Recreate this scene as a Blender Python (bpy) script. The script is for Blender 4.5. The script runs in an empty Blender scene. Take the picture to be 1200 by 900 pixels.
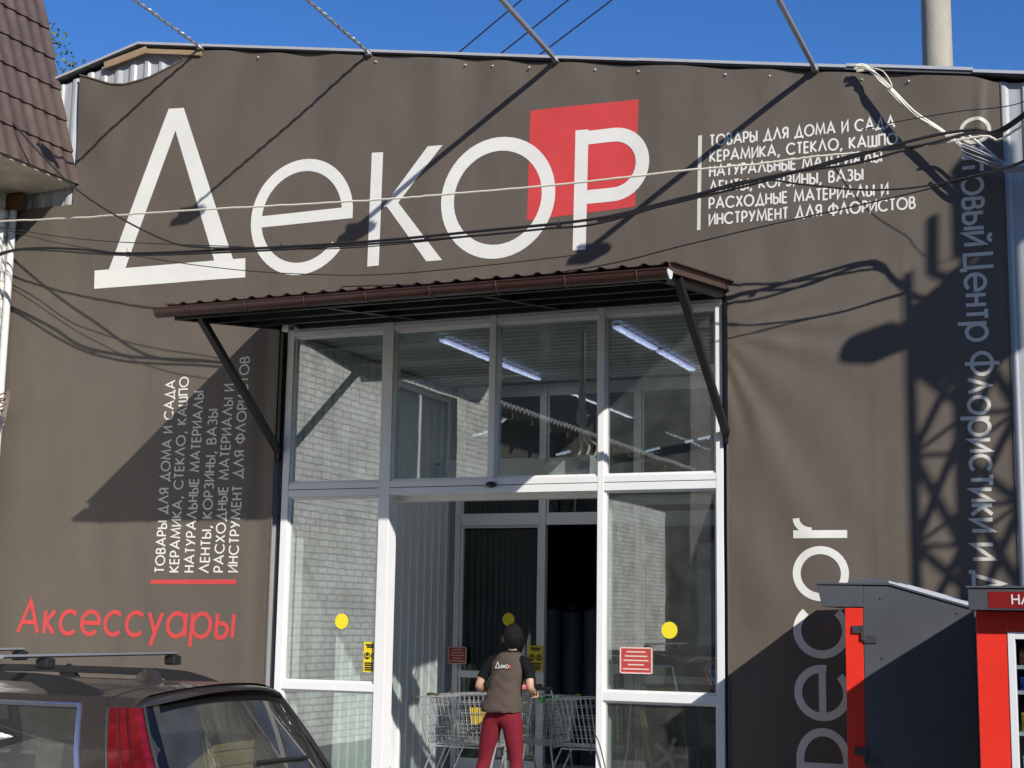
import bpy, bmesh, math, random
from mathutils import Vector, Matrix

# ---------------------------------------------------------------- camera, sky, sun, exposure
S = bpy.context.scene
COL = S.collection
CAM = Vector((0.0, -12.6, 1.8)); FPX = 1760.0
RX = Vector((0.9189343, 0.3940958, 0.0157538)); UPV = Vector((0.0478508, -0.1510460, 0.9873679)); FW = Vector((-0.3914971, 0.9065725, 0.1576591))
cd = bpy.data.cameras.new('camera'); cam = bpy.data.objects.new('camera', cd); COL.objects.link(cam)
cd.sensor_width = 36.0; cd.lens = FPX * 36.0 / 1200.0; cd.clip_start = 0.1; cd.clip_end = 2000
cam.matrix_world = Matrix(((RX.x, UPV.x, -FW.x, CAM.x), (RX.y, UPV.y, -FW.y, CAM.y), (RX.z, UPV.z, -FW.z, CAM.z), (0, 0, 0, 1)))
S.camera = cam
SUN = Vector((2.27, -1.85, 1.67)).normalized()
W = bpy.data.worlds.new('World'); S.world = W; W.use_nodes = True
wn = W.node_tree; bg = wn.nodes['Background']
sky = wn.nodes.new('ShaderNodeTexSky'); sky.sky_type = 'NISHITA'; sky.sun_disc = False
sky.sun_elevation = math.asin(SUN.z); sky.sun_rotation = math.atan2(SUN.x, SUN.y)
sky.air_density = 1.0; sky.dust_density = 0.05; sky.ozone_density = 1.6; sky.altitude = 1200
hs = wn.nodes.new('ShaderNodeHueSaturation'); hs.inputs['Saturation'].default_value = 1.36; hs.inputs['Hue'].default_value = 0.514; wn.links.new(sky.outputs[0], hs.inputs['Color'])
wn.links.new(hs.outputs[0], bg.inputs[0]); bg.inputs[1].default_value = 0.128
sd = bpy.data.lights.new('sun', 'SUN'); sd.energy = 5.0; sd.angle = math.radians(0.5); sd.color = (1.0, 0.955, 0.885)
so = bpy.data.objects.new('sun', sd); COL.objects.link(so); so.rotation_euler = SUN.to_track_quat('Z', 'Y').to_euler(); so.location = (10, -20, 20)
S.view_settings.view_transform = 'Standard'; S.view_settings.look = 'None'; S.view_settings.gamma = 1.0
S.view_settings.exposure = 0.12; S.view_settings.use_curve_mapping = False
S.cycles.max_bounces = 8; S.cycles.transparent_max_bounces = 16; S.cycles.glossy_bounces = 4; S.cycles.diffuse_bounces = 4
S.cycles.caustics_reflective = False; S.cycles.caustics_refractive = False
S.cycles.use_denoising = True

def ray(px, py): return RX * ((px - 600) / FPX) + UPV * ((450 - py) / FPX) + FW
def at(px, py, Y=0.0):                       # measured photo point -> point on the plane Y
    d = ray(px, py); return CAM + d * ((Y - CAM.y) / d.y)
def atZ(px, py, Z):
    d = ray(px, py); return CAM + d * ((Z - CAM.z) / d.z)

# ---------------------------------------------------------------- materials
MATS = {}
def mat(name, col, rough=0.6, metal=0.0, noise=0.0, nscale=8.0, bump=0.0, bscale=60.0, spec=0.5, coat=0.0, emit=None, estr=1.0, stretch=None, dirt=None):
    if name in MATS: return MATS[name]
    m = bpy.data.materials.new(name); m.use_nodes = True; MATS[name] = m
    nt = m.node_tree; p = nt.nodes['Principled BSDF']
    p.inputs['Base Color'].default_value = (*col, 1); p.inputs['Roughness'].default_value = rough
    p.inputs['Metallic'].default_value = metal; p.inputs['Specular IOR Level'].default_value = spec
    p.inputs['Coat Weight'].default_value = coat; p.inputs['Coat Roughness'].default_value = 0.06
    tc = nt.nodes.new('ShaderNodeTexCoord'); mp = nt.nodes.new('ShaderNodeMapping')
    nt.links.new(tc.outputs['Object'], mp.inputs[0])
    if stretch: mp.inputs['Scale'].default_value = stretch
    if noise > 0:
        n = nt.nodes.new('ShaderNodeTexNoise'); n.inputs['Scale'].default_value = nscale; n.inputs['Detail'].default_value = 8; n.inputs['Roughness'].default_value = 0.65
        nt.links.new(mp.outputs[0], n.inputs['Vector'])
        r = nt.nodes.new('ShaderNodeValToRGB'); r.color_ramp.elements[0].position = 0.25; r.color_ramp.elements[1].position = 0.75
        d = dirt or tuple(c * (1 - noise) for c in col)
        r.color_ramp.elements[0].color = (*d, 1); r.color_ramp.elements[1].color = (*[min(1, c * (1 + noise * 0.5)) for c in col], 1)
        nt.links.new(n.outputs['Fac'], r.inputs[0]); nt.links.new(r.outputs[0], p.inputs['Base Color'])
        mr = nt.nodes.new('ShaderNodeMapRange'); mr.inputs[3].default_value = max(0.02, rough - 0.12); mr.inputs[4].default_value = min(1, rough + 0.12)
        nt.links.new(n.outputs['Fac'], mr.inputs[0]); nt.links.new(mr.outputs[0], p.inputs['Roughness'])
    if bump > 0:
        b = nt.nodes.new('ShaderNodeTexNoise'); b.inputs['Scale'].default_value = bscale; b.inputs['Detail'].default_value = 4
        nt.links.new(mp.outputs[0], b.inputs['Vector'])
        bp = nt.nodes.new('ShaderNodeBump'); bp.inputs['Strength'].default_value = bump; bp.inputs['Distance'].default_value = 0.01
        nt.links.new(b.outputs['Fac'], bp.inputs['Height']); nt.links.new(bp.outputs[0], p.inputs['Normal'])
    if emit:
        p.inputs['Emission Color'].default_value = (*emit, 1); p.inputs['Emission Strength'].default_value = estr
    return m

def glass_mat(name, tint=(0.86, 0.93, 0.9), r0=0.10, wav=0.12, dust=0.0):
    m = bpy.data.materials.new(name); m.use_nodes = True; MATS[name] = m
    nt = m.node_tree; nt.nodes.remove(nt.nodes['Principled BSDF']); out = nt.nodes['Material Output']
    tr = nt.nodes.new('ShaderNodeBsdfTransparent'); tr.inputs[0].default_value = (*tint, 1)
    gl = nt.nodes.new('ShaderNodeBsdfGlossy'); gl.inputs['Roughness'].default_value = 0.01
    lw = nt.nodes.new('ShaderNodeLayerWeight'); lw.inputs['Blend'].default_value = 0.5
    pw = nt.nodes.new('ShaderNodeMath'); pw.operation = 'POWER'; pw.inputs[1].default_value = 4.0
    ma = nt.nodes.new('ShaderNodeMath'); ma.operation = 'MULTIPLY_ADD'; ma.inputs[1].default_value = 1 - r0; ma.inputs[2].default_value = r0; ma.use_clamp = True
    nt.links.new(lw.outputs['Facing'], pw.inputs[0]); nt.links.new(pw.outputs[0], ma.inputs[0])
    tc = nt.nodes.new('ShaderNodeTexCoord'); n = nt.nodes.new('ShaderNodeTexNoise'); n.inputs['Scale'].default_value = 1.6; n.inputs['Detail'].default_value = 2
    nt.links.new(tc.outputs['Object'], n.inputs['Vector'])
    bp = nt.nodes.new('ShaderNodeBump'); bp.inputs['Strength'].default_value = wav; bp.inputs['Distance'].default_value = 0.012
    nt.links.new(n.outputs['Fac'], bp.inputs['Height']); nt.links.new(bp.outputs[0], gl.inputs['Normal'])
    mx = nt.nodes.new('ShaderNodeMixShader')
    nt.links.new(ma.outputs[0], mx.inputs[0]); nt.links.new(tr.outputs[0], mx.inputs[1]); nt.links.new(gl.outputs[0], mx.inputs[2])
    last = mx
    if dust > 0:
        df = nt.nodes.new('ShaderNodeBsdfDiffuse'); df.inputs[0].default_value = (0.6, 0.6, 0.56, 1)
        n2 = nt.nodes.new('ShaderNodeTexNoise'); n2.inputs['Scale'].default_value = 5; n2.inputs['Detail'].default_value = 9
        nt.links.new(tc.outputs['Object'], n2.inputs['Vector'])
        mm = nt.nodes.new('ShaderNodeMath'); mm.operation = 'MULTIPLY'; mm.inputs[1].default_value = dust * 2; nt.links.new(n2.outputs['Fac'], mm.inputs[0])
        m2 = nt.nodes.new('ShaderNodeMixShader'); nt.links.new(mm.outputs[0], m2.inputs[0]); nt.links.new(mx.outputs[0], m2.inputs[1]); nt.links.new(df.outputs[0], m2.inputs[2]); last = m2
    nt.links.new(last.outputs[0], out.inputs['Surface'])
    return m

def brick_mat(name, c1, c2, mortar, sc=1.0, axis='YZ'):
    m = bpy.data.materials.new(name); m.use_nodes = True; MATS[name] = m
    nt = m.node_tree; p = nt.nodes['Principled BSDF']; p.inputs['Roughness'].default_value = 0.85
    tc = nt.nodes.new('ShaderNodeTexCoord'); sx = nt.nodes.new('ShaderNodeSeparateXYZ'); cx = nt.nodes.new('ShaderNodeCombineXYZ')
    nt.links.new(tc.outputs['Object'], sx.inputs[0]); nt.links.new(sx.outputs[axis[0]], cx.inputs[0]); nt.links.new(sx.outputs[axis[1]], cx.inputs[1])
    b = nt.nodes.new('ShaderNodeTexBrick'); b.inputs['Color1'].default_value = (*c1, 1); b.inputs['Color2'].default_value = (*c2, 1); b.inputs['Mortar'].default_value = (*mortar, 1)
    b.inputs['Scale'].default_value = sc; b.inputs['Brick Width'].default_value = 0.27; b.inputs['Row Height'].default_value = 0.1; b.inputs['Mortar Size'].default_value = 0.012; b.inputs['Mortar Smooth'].default_value = 0.3
    dn = nt.nodes.new('ShaderNodeTexNoise'); dn.inputs['Scale'].default_value = 7; dn.inputs['Detail'].default_value = 3
    nt.links.new(cx.outputs[0], dn.inputs['Vector'])
    add = nt.nodes.new('ShaderNodeVectorMath'); add.operation = 'MULTIPLY_ADD'; add.inputs[1].default_value = (0.03, 0.03, 0)
    nt.links.new(dn.outputs['Color'], add.inputs[0]); nt.links.new(cx.outputs[0], add.inputs[2]); nt.links.new(add.outputs[0], b.inputs['Vector'])
    n = nt.nodes.new('ShaderNodeTexNoise'); n.inputs['Scale'].default_value = 2.2; n.inputs['Detail'].default_value = 10
    nt.links.new(tc.outputs['Object'], n.inputs['Vector'])
    mx = nt.nodes.new('ShaderNodeMix'); mx.data_type = 'RGBA'; mx.blend_type = 'MULTIPLY'
    r = nt.nodes.new('ShaderNodeValToRGB'); r.color_ramp.elements[0].position = 0.35; r.color_ramp.elements[0].color = (0.55, 0.53, 0.5, 1); r.color_ramp.elements[1].position = 0.6
    nt.links.new(n.outputs['Fac'], r.inputs[0]); mx.inputs[0].default_value = 0.6
    nt.links.new(b.outputs['Color'], mx.inputs[6]); nt.links.new(r.outputs[0], mx.inputs[7]); nt.links.new(mx.outputs[2], p.inputs['Base Color'])
    bp = nt.nodes.new('ShaderNodeBump'); bp.inputs['Strength'].default_value = 0.5; bp.inputs['Distance'].default_value = 0.010; bp.invert = True
    nt.links.new(b.outputs['Fac'], bp.inputs['Height']); nt.links.new(bp.outputs[0], p.inputs['Normal'])
    return m

def banner_mat():
    m = mat('banner_vinyl', (0.128, 0.107, 0.086), 0.5, noise=0.18, nscale=2.4, spec=0.35, stretch=(1, 1, 0.35))
    nt = m.node_tree; p = nt.nodes['Principled BSDF']
    tc = nt.nodes.new('ShaderNodeTexCoord')
    w1 = nt.nodes.new('ShaderNodeTexWave'); w1.bands_direction = 'Z'; w1.inputs['Scale'].default_value = 14.0; w1.inputs['Distortion'].default_value = 0.6; w1.inputs['Detail'].default_value = 2
    w2 = nt.nodes.new('ShaderNodeTexWave'); w2.bands_direction = 'X'; w2.inputs['Scale'].default_value = 11.0; w2.inputs['Distortion'].default_value = 0.6
    n = nt.nodes.new('ShaderNodeTexNoise'); n.inputs['Scale'].default_value = 3.0; n.inputs['Detail'].default_value = 5
    for k in (w1, w2, n): nt.links.new(tc.outputs['Object'], k.inputs['Vector'])
    a = nt.nodes.new('ShaderNodeMath'); a.operation = 'ADD'; nt.links.new(w1.outputs['Fac'], a.inputs[0]); a.inputs[1].default_value = 0.0
    b = nt.nodes.new('ShaderNodeMath'); b.operation = 'MULTIPLY_ADD'; b.inputs[1].default_value = 0.035; nt.links.new(a.outputs[0], b.inputs[0]); nt.links.new(n.outputs['Fac'], b.inputs[2])
    bp = nt.nodes.new('ShaderNodeBump'); bp.inputs['Strength'].default_value = 0.30; bp.inputs['Distance'].default_value = 0.016
    nt.links.new(b.outputs[0], bp.inputs['Height']); nt.links.new(bp.outputs[0], p.inputs['Normal'])
    return m

M_BANNER = banner_mat()
M_WHITE_INK = mat('white_print', (0.76, 0.75, 0.70), 0.5, noise=0.06, nscale=4)
M_GREY_INK = mat('cream_print', (0.66, 0.64, 0.56), 0.5, noise=0.06, nscale=4)
M_RED_INK = mat('red_print', (0.62, 0.06, 0.06), 0.5, noise=0.08, nscale=4)
M_ALU = mat('white_aluminium', (0.80, 0.80, 0.79), 0.35, noise=0.05, nscale=3, spec=0.5)
M_GASKET = mat('black_gasket', (0.02, 0.02, 0.022), 0.6)
M_GLASS = glass_mat('window_glass', (0.92, 0.97, 0.94), 0.26, 0.035, dust=0.035)
M_GLASS2 = glass_mat('inner_glass', (0.75, 0.80, 0.80), 0.07, 0.04)
M_CARGLASS = glass_mat('car_glass', (0.42, 0.47, 0.46), 0.09, 0.02, dust=0.05)
M_GALV = mat('galvanised_cladding', (0.46, 0.47, 0.48), 0.45, metal=0.1, noise=0.18, nscale=5, stretch=(1, 1, 0.3))
M_LINING = mat('white_profiled_lining', (0.72, 0.75, 0.74), 0.5, noise=0.07, nscale=2)
M_CEIL = mat('ceiling_sheet', (0.84, 0.86, 0.84), 0.22, spec=0.9, noise=0.06, nscale=2)
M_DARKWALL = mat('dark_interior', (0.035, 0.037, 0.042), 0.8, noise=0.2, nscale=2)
M_TILEROOF = mat('brown_metal_tile', (0.102, 0.071, 0.060), 0.5, noise=0.3, nscale=4, bump=0.15, bscale=90)
M_BROWN = mat('brown_painted_metal', (0.055, 0.025, 0.019), 0.32, noise=0.2, nscale=8)
M_CANOPYROOF = mat('brown_roof_sheet', (0.085, 0.05, 0.042), 0.42, noise=0.2, nscale=8)
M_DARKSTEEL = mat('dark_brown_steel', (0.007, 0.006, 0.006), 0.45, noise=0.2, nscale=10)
M_WHITEBRICK = brick_mat('white_painted_brick', (0.80, 0.79, 0.75), (0.72, 0.71, 0.67), (0.44, 0.43, 0.41))
M_OLDBRICK = brick_mat('grey_brick', (0.14, 0.12, 0.11), (0.10, 0.09, 0.085), (0.12, 0.115, 0.11), axis='XZ')
M_SLATE = mat('asbestos_slate', (0.36, 0.35, 0.33), 0.85, noise=0.3, nscale=3, bump=0.3)
M_CONCRETE = mat('concrete', (0.40, 0.37, 0.31), 0.9, noise=0.22, nscale=6, bump=0.4, bscale=40, stretch=(1, 1, 0.35))
M_SOFFIT = mat('soffit_board', (0.50, 0.47, 0.40), 0.85, noise=0.35, nscale=3, dirt=(0.30, 0.25, 0.18))
M_RUST = mat('rusty_bracket', (0.16, 0.07, 0.03), 0.9, noise=0.5, nscale=14)
M_WOOD = mat('raw_board', (0.36, 0.25, 0.15), 0.8, noise=0.35, nscale=10, stretch=(0.3, 1, 3))
M_ASPHALT = mat('asphalt', (0.080, 0.076, 0.070), 0.9, noise=0.35, nscale=5, bump=0.6, bscale=120)
M_PAVE = mat('concrete_slab', (0.30, 0.29, 0.27), 0.9, noise=0.25, nscale=4, bump=0.4)
M_TILEFLOOR = mat('floor_tile', (0.60, 0.59, 0.56), 0.5, noise=0.15, nscale=3)
M_STEEL = mat('bracket_steel', (0.42, 0.43, 0.45), 0.4, metal=0.6, noise=0.15, nscale=12)
M_CHROME = mat('cart_wire', (0.52, 0.53, 0.54), 0.3, metal=0.6, noise=0.12, nscale=12)
M_CABLE_B = mat('black_cable', (0.016, 0.015, 0.016), 0.55)
M_CABLE_W = mat('white_cable', (0.74, 0.70, 0.58), 0.55, noise=0.1, nscale=10)
M_CABLE_G = mat('grey_cable', (0.30, 0.30, 0.32), 0.55)
M_YEL = mat('yellow_sticker', (0.85, 0.72, 0.03), 0.5)
M_YEL2 = mat('yellow_notice', (0.80, 0.60, 0.02), 0.5)
M_BLK = mat('black_plastic', (0.014, 0.014, 0.015), 0.5)
M_RNOTE = mat('red_notice', (0.50, 0.06, 0.05), 0.5)
M_PINK = mat('notice_lettering', (0.75, 0.55, 0.48), 0.6)
M_LED = mat('led_tube', (0.8, 0.8, 0.9), 0.4, emit=(0.50, 0.53, 1.0), estr=1.0)
M_LED2 = mat('led_tube_far', (0.8, 0.8, 0.9), 0.4, emit=(0.75, 0.78, 1.0), estr=1.1)
M_APPL = mat('appliance_white', (0.84, 0.85, 0.84), 0.4, noise=0.06, nscale=5)
M_KGREY = mat('kiosk_grey', (0.078, 0.084, 0.092), 0.5, noise=0.16, nscale=3, bump=0.05)
M_KGLINT_POST = mat('kiosk_glint_post_grey', (0.52, 0.53, 0.55), 0.3, metal=0.2, noise=0.1, nscale=8)  # pale tone paints metal highlights on the roof ribs; also the rear post
M_KRED = mat('kiosk_red', (0.78, 0.035, 0.018), 0.38, noise=0.05, nscale=5)
M_KSIGN = mat('kiosk_sign_red', (0.24, 0.012, 0.014), 0.35)
M_KWHITE = mat('kiosk_frame_white', (0.72, 0.73, 0.74), 0.4)

# ---------------------------------------------------------------- builders
class MB:
    def __init__(s): s.v = []; s.f = []
    def add(s, vs, fs):
        b = len(s.v); s.v += [tuple(x) for x in vs]; s.f += [tuple(b + i for i in f) for f in fs]
    def box(s, x0, x1, y0, y1, z0, z1):
        s.add([(x0, y0, z0), (x1, y0, z0), (x1, y1, z0), (x0, y1, z0), (x0, y0, z1), (x1, y0, z1), (x1, y1, z1), (x0, y1, z1)],
              [(0, 3, 2, 1), (4, 5, 6, 7), (0, 1, 5, 4), (1, 2, 6, 5), (2, 3, 7, 6), (3, 0, 4, 7)]); return s
    def bar(s, a, b, w, h, up=(0, 0, 1)):
        a = Vector(a); b = Vector(b); d = (b - a).normalized(); u = Vector(up)
        if abs(d.dot(u)) > 0.98: u = Vector((1, 0, 0))
        x = d.cross(u).normalized(); y = x.cross(d).normalized()
        vs = [p + x * sx * w / 2 + y * sy * h / 2 for p in (a, b) for sx, sy in ((-1, -1), (1, -1), (1, 1), (-1, 1))]
        s.add(vs, [(0, 1, 2, 3), (7, 6, 5, 4), (0, 4, 5, 1), (1, 5, 6, 2), (2, 6, 7, 3), (3, 7, 4, 0)]); return s
    def tube(s, pts, r, n=6, caps=True):
        pts = [Vector(p) for p in pts]; rs = r if isinstance(r, (list, tuple)) else [r] * len(pts)
        b = len(s.v); prev = None
        for i, p in enumerate(pts):
            d = (pts[min(i + 1, len(pts) - 1)] - pts[max(i - 1, 0)]).normalized()
            if prev is None:
                u = Vector((0, 0, 1)) if abs(d.z) < 0.9 else Vector((1, 0, 0)); x = d.cross(u).normalized()
            else:
                x = (prev - d * prev.dot(d)).normalized()
            prev = x; y = d.cross(x)
            for k in range(n):
                a = 2 * math.pi * k / n; s.v.append(tuple(p + (x * math.cos(a) + y * math.sin(a)) * rs[i]))
        for i in range(len(pts) - 1):
            for k in range(n):
                s.f.append((b + i * n + k, b + i * n + (k + 1) % n, b + (i + 1) * n + (k + 1) % n, b + (i + 1) * n + k))
        if caps:
            s.f.append(tuple(b + k for k in reversed(range(n)))); s.f.append(tuple(b + (len(pts) - 1) * n + k for k in range(n)))
        return s
    def prism(s, poly, axis, a, b):          # poly of 2-D points extruded along an axis
        def P(p, t): return {'x': (t, p[0], p[1]), 'y': (p[0], t, p[1]), 'z': (p[0], p[1], t)}[axis]
        n = len(poly); s.add([P(p, a) for p in poly] + [P(p, b) for p in poly],
            [tuple(range(n)), tuple(reversed(range(n, 2 * n)))] + [(i, n + i, n + (i + 1) % n, (i + 1) % n) for i in range(n)]); return s
    def disc(s, c, r, y0, y1, n=24):         # short cylinder facing -Y
        return s.prism([(c[0] + r * math.cos(2 * math.pi * k / n), c[1] + r * math.sin(2 * math.pi * k / n)) for k in range(n)], 'y', y0, y1)
    def rings(s, rings, close=True, caps=True):
        n = len(rings[0]); b = len(s.v)
        for r in rings: s.v += [tuple(p) for p in r]
        for i in range(len(rings) - 1):
            for k in range(n if close else n - 1):
                s.f.append((b + i * n + k, b + i * n + (k + 1) % n, b + (i + 1) * n + (k + 1) % n, b + (i + 1) * n + k))
        if caps and close:
            s.f.append(tuple(b + k for k in reversed(range(n)))); s.f.append(tuple(b + (len(rings) - 1) * n + k for k in range(n)))
        return s
    def grid(s, fn, nu, nv):
        b = len(s.v)
        for i in range(nu + 1):
            for j in range(nv + 1): s.v.append(tuple(fn(i / nu, j / nv)))
        for i in range(nu):
            for j in range(nv):
                a = b + i * (nv + 1) + j; s.f.append((a, a + nv + 1, a + nv + 2, a + 1))
        return s
    def build(s, name, m, parent=None, smooth=False, bevel=0.0, local=False, fix=True):
        me = bpy.data.meshes.new(name); me.from_pydata(s.v, [], s.f); me.update()
        if fix:
            bm = bmesh.new(); bm.from_mesh(me); bmesh.ops.recalc_face_normals(bm, faces=bm.faces); bm.to_mesh(me); bm.free()
        o = bpy.data.objects.new(name, me); COL.objects.link(o); me.materials.append(m)
        if smooth:
            for p in me.polygons: p.use_smooth = True
            try: me.set_sharp_from_angle(angle=math.radians(38))
            except Exception: pass
        if bevel > 0:
            bv = o.modifiers.new('bevel', 'BEVEL'); bv.width = bevel; bv.segments = 2; bv.limit_method = 'ANGLE'
        if parent is not None:
            o.parent = parent
            if not local and parent.parent is None: o.location = -Vector(parent.location)
        return o
def tag(o, label, cat, group=None):
    o['label'] = label; o['category'] = cat
    if group: o['group'] = group
    return o
def thing(name, label, cat, loc, group=None):
    o = bpy.data.objects.new(name, None); COL.objects.link(o); o.location = loc; o.empty_display_size = 0.2
    return tag(o, label, cat, group)
def struct(o): o['kind'] = 'structure'; return o
def dup(root, loc, rotz, label, group=None):
    r = root.copy(); COL.objects.link(r); r.location = loc; r.rotation_euler = (0, 0, rotz); r['label'] = label
    if group: r['group'] = group
    for ch in list(root.children):
        c = ch.copy(); COL.objects.link(c); c.parent = r
        for g in list(ch.children):
            d = g.copy(); COL.objects.link(d); d.parent = c
    return r

# ---------------------------------------------------------------- ground
mb = MB(); mb.add([(-300, -300, 0), (300, -300, 0), (300, 300, 0), (-300, 300, 0)], [(0, 1, 2, 3)])
struct(mb.build('ground', M_ASPHALT))
struct(MB().box(-11.3, 3.9, -2.6, -0.3, -0.05, 0.1).build('pavement', M_PAVE, bevel=0.015))
struct(MB().box(-7.95, -3.4, -1.6, 0.06, -0.04, 0.115).build('door_threshold', M_PAVE, bevel=0.01))

# ---------------------------------------------------------------- shop building
def ztop(X): return 7.905 + 0.232 * (X + 9.85) if X < -9.85 else 7.905 - 0.1722 * (X + 9.85)
shop = thing('shop_building', 'metal-clad shop hall with a low gable roof behind the brown banner and glazed entrance', 'shop', (-5, 6, 0))
def corr_prof(X, pitch=0.19, d=0.022):
    t = (X / pitch) % 1.0
    return -d * max(0.0, min(1.0, min((t - 0.30) / 0.12, (0.82 - t) / 0.12)))
def corr_wall(X0, X1, zlo, ztopf, step=0.0228):
    n = max(2, int((X1 - X0) / step)); mb = MB()
    def f(u, v):
        X = X0 + (X1 - X0) * u; return (X, 0.0 + corr_prof(X), zlo + (ztopf(X) - zlo) * v)
    mb.grid(f, n, 1); return mb
w = MB()
for a, b, lo, hi in ((-11.6, -7.9, 0.0, lambda X: ztop(X) - 0.06), (-7.9, -3.38, 4.74, lambda X: ztop(X) - 0.06), (-3.38, 4.0, 0.0, lambda X: ztop(X) - 0.06)):
    g = corr_wall(a, b, lo, hi); w.add(g.v, g.f)
w.build('cladding', M_GALV, shop)
# side and rear walls, inner skin of the front
w = MB(); w.box(-11.6, -11.45, 0.1, 20, 0, 7.3); w.box(3.85, 4.0, 0.1, 20, 0, 5.4); w.box(-11.45, 3.85, 19.8, 20, 0, 7.0)
w.build('wall', M_GALV, shop)
w = MB(); w.box(-11.44, -7.92, 0.06, 0.16, 0, 5.2); w.box(-3.36, 3.84, 0.06, 0.16, 0, 5.2); w.box(-7.92, -3.36, 0.06, 0.16, 4.70, 5.2)
w.build('inner_wall', M_LINING, shop)
def roof_pt(X, Y, dz): return (X, Y, ztop(X) + dz)
r = MB()
for X0, X1 in ((-11.75, -9.85), (-9.85, 4.15)):
    vs = [roof_pt(x, y, dz) for dz in (-0.02, 0.012) for x in (X0, X1) for y in (-0.082, 20.1)]
    r.add(vs, [(0, 1, 3, 2), (4, 6, 7, 5), (0, 2, 6, 4), (1, 5, 7, 3), (0, 4, 5, 1), (2, 3, 7, 6)])
roof = r.build('roof', mat('roof_sheet_dark', (0.10, 0.10, 0.11), 0.5, noise=0.2), shop)
e = MB()
for X0, X1, dz in ((-11.75, -9.85, 0), (-9.85, -4.2, 0), (-4.2, -2.3, 0.004), (-2.3, -1.25, 0.016), (-1.25, 4.15, 0.0)):
    a = Vector(roof_pt(X0, -0.089, 0.004 + dz)); b = Vector(roof_pt(X1, -0.089, 0.004 + dz)); e.bar(a, b, 0.012, 0.026)
e.build('edge_trim', mat('edge_trim_metal', (0.55, 0.57, 0.6), 0.4, metal=0.3), roof)
# timber exposed above the sagging banner
b = MB(); b.bar(at(123, 77, -0.07), at(172, 58.5, -0.07), 0.03, 0.075); b.bar(at(172, 60, -0.07), at(236, 62.5, -0.07), 0.03, 0.05)
b.build('gable_board', M_WOOD, shop)
# floor, ceiling, vestibule
MB().box(-11.44, 3.84, 0.17, 19.8, 0.0, 0.12).build('floor', M_TILEFLOOR, shop)
c = MB()
def cf(u, v):
    Y = 0.165 + 19.5 * u; t = (Y / 0.13) % 1.0
    return (-11.4 + 15.2 * v, Y, 4.64 + 0.022 * (1 if t > 0.5 else 0))
def ceil_grid(y0, y1):
    n = int((y1 - y0) / 0.0325)
    for i in range(n):
        pass
g = MB(); Y = 0.165; up = True; pts = []
while Y < 10:
    z = 4.64 if up else 4.656
    pts += [(Y, z), (Y + 0.10 if up else Y + 0.07, z)]; Y += 0.11 if up else 0.08; up = not up
for i, (y, z) in enumerate(pts): g.v += [(-11.4, y, z), (3.8, y, z)]
for i in range(len(pts) - 1): g.f.append((2 * i, 2 * i + 1, 2 * i + 3, 2 * i + 2))
g.build('ceiling', M_CEIL, shop, fix=False)
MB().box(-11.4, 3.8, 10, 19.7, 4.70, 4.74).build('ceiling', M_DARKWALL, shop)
# profiled lining of the vestibule's side wall
g = MB(); Y = 0.17; pts = []
while Y < 3.72:
    pts += [(Y, 0.0), (Y + 0.15, 0.0), (Y + 0.156, 0.016), (Y + 0.18, 0.016)]; Y += 0.186
for y, d in pts: g.v += [(-7.86 + d, y, 0.12), (-7.86 + d, y, 4.62)]
for i in range(len(pts) - 1): g.f.append((2 * i, 2 * i + 1, 2 * i + 3, 2 * i + 2))
g.build('side_lining', M_LINING, shop)
MB().box(-7.98, -7.885, 0.17, 3.72, 0.12, 4.62).build('partition', M_LINING, shop)
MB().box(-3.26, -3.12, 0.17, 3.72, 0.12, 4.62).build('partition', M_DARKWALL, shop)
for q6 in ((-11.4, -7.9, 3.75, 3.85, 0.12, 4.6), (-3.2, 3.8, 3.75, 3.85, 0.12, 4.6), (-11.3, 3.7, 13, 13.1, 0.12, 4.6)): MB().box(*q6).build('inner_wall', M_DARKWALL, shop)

# glazed entrance screen -----------------------------------------
YF0, YF1 = -0.055, 0.105
XL, X1, X2, X3, XR = -7.845, -6.715, -5.615, -4.545, -3.425
def frame(x0, x1, z0, z1, w, y0, y1, bottom=True):
    mb = MB(); mb.box(x0, x0 + w, y0, y1, z0, z1); mb.box(x1 - w, x1, y0, y1, z0, z1)
    mb.box(x0 + w, x1 - w, y0 + .002, y1 - .002, z1 - w, z1)
    if bottom: mb.box(x0 + w, x1 - w, y0 + .002, y1 - .002, z0, z0 + w)
    return mb
f = MB()
f.box(XL, XL + 0.075, YF0, YF1, 0.12, 4.68); f.box(XR - 0.065, XR, YF0, YF1, 0.12, 4.68)
f.box(X1 - 0.055, X1 + 0.055, YF0, YF1, 0.12, 4.68); f.box(X3 - 0.03, X3 + 0.03, YF0, YF1, 0.12, 4.68); f.box(X2 - 0.028, X2 + 0.028, YF0, YF1, 3.115, 4.68)
for a, b in ((XL + .075, X1 - .055), (X1 + .055, X2 - .028), (X2 + .028, X3 - .03), (X3 + .03, XR - .065)):
    f.box(a, b, YF0 + .003, YF1 - .003, 4.565, 4.62); f.box(a, b, YF0 + .012, YF1 - .003, 4.625, 4.68)
for a, b in ((XL + .075, X1 - .055), (X1 + .055, X3 - .03), (X3 + .03, XR - .065)):
    f.box(a, b, YF0 + .003, YF1 - .003, 3.055, 3.115); f.box(a, b, YF0 + .003, YF1 - .003, 2.98, 3.049)
for a, b in ((XL + .075, X1 - .055), (X3 + .03, XR - .065)):
    f.box(a, b, YF0 + .003, YF1 - .003, 1.155, 1.23); f.box(a, b, YF0 + .003, YF1 - .003, 0.12, 0.2)
f.build('entrance_frame', M_ALU, shop, bevel=0.004)
gk = MB(); gk.box(XL + .07, XR - .07, -0.01, 0.03, 3.048, 3.056)
for xx in (XL, XR): gk.box(xx - .03 if xx == XL else xx, xx if xx == XL else xx + .03, -0.02, 0.05, 0.12, 4.68)
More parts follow.
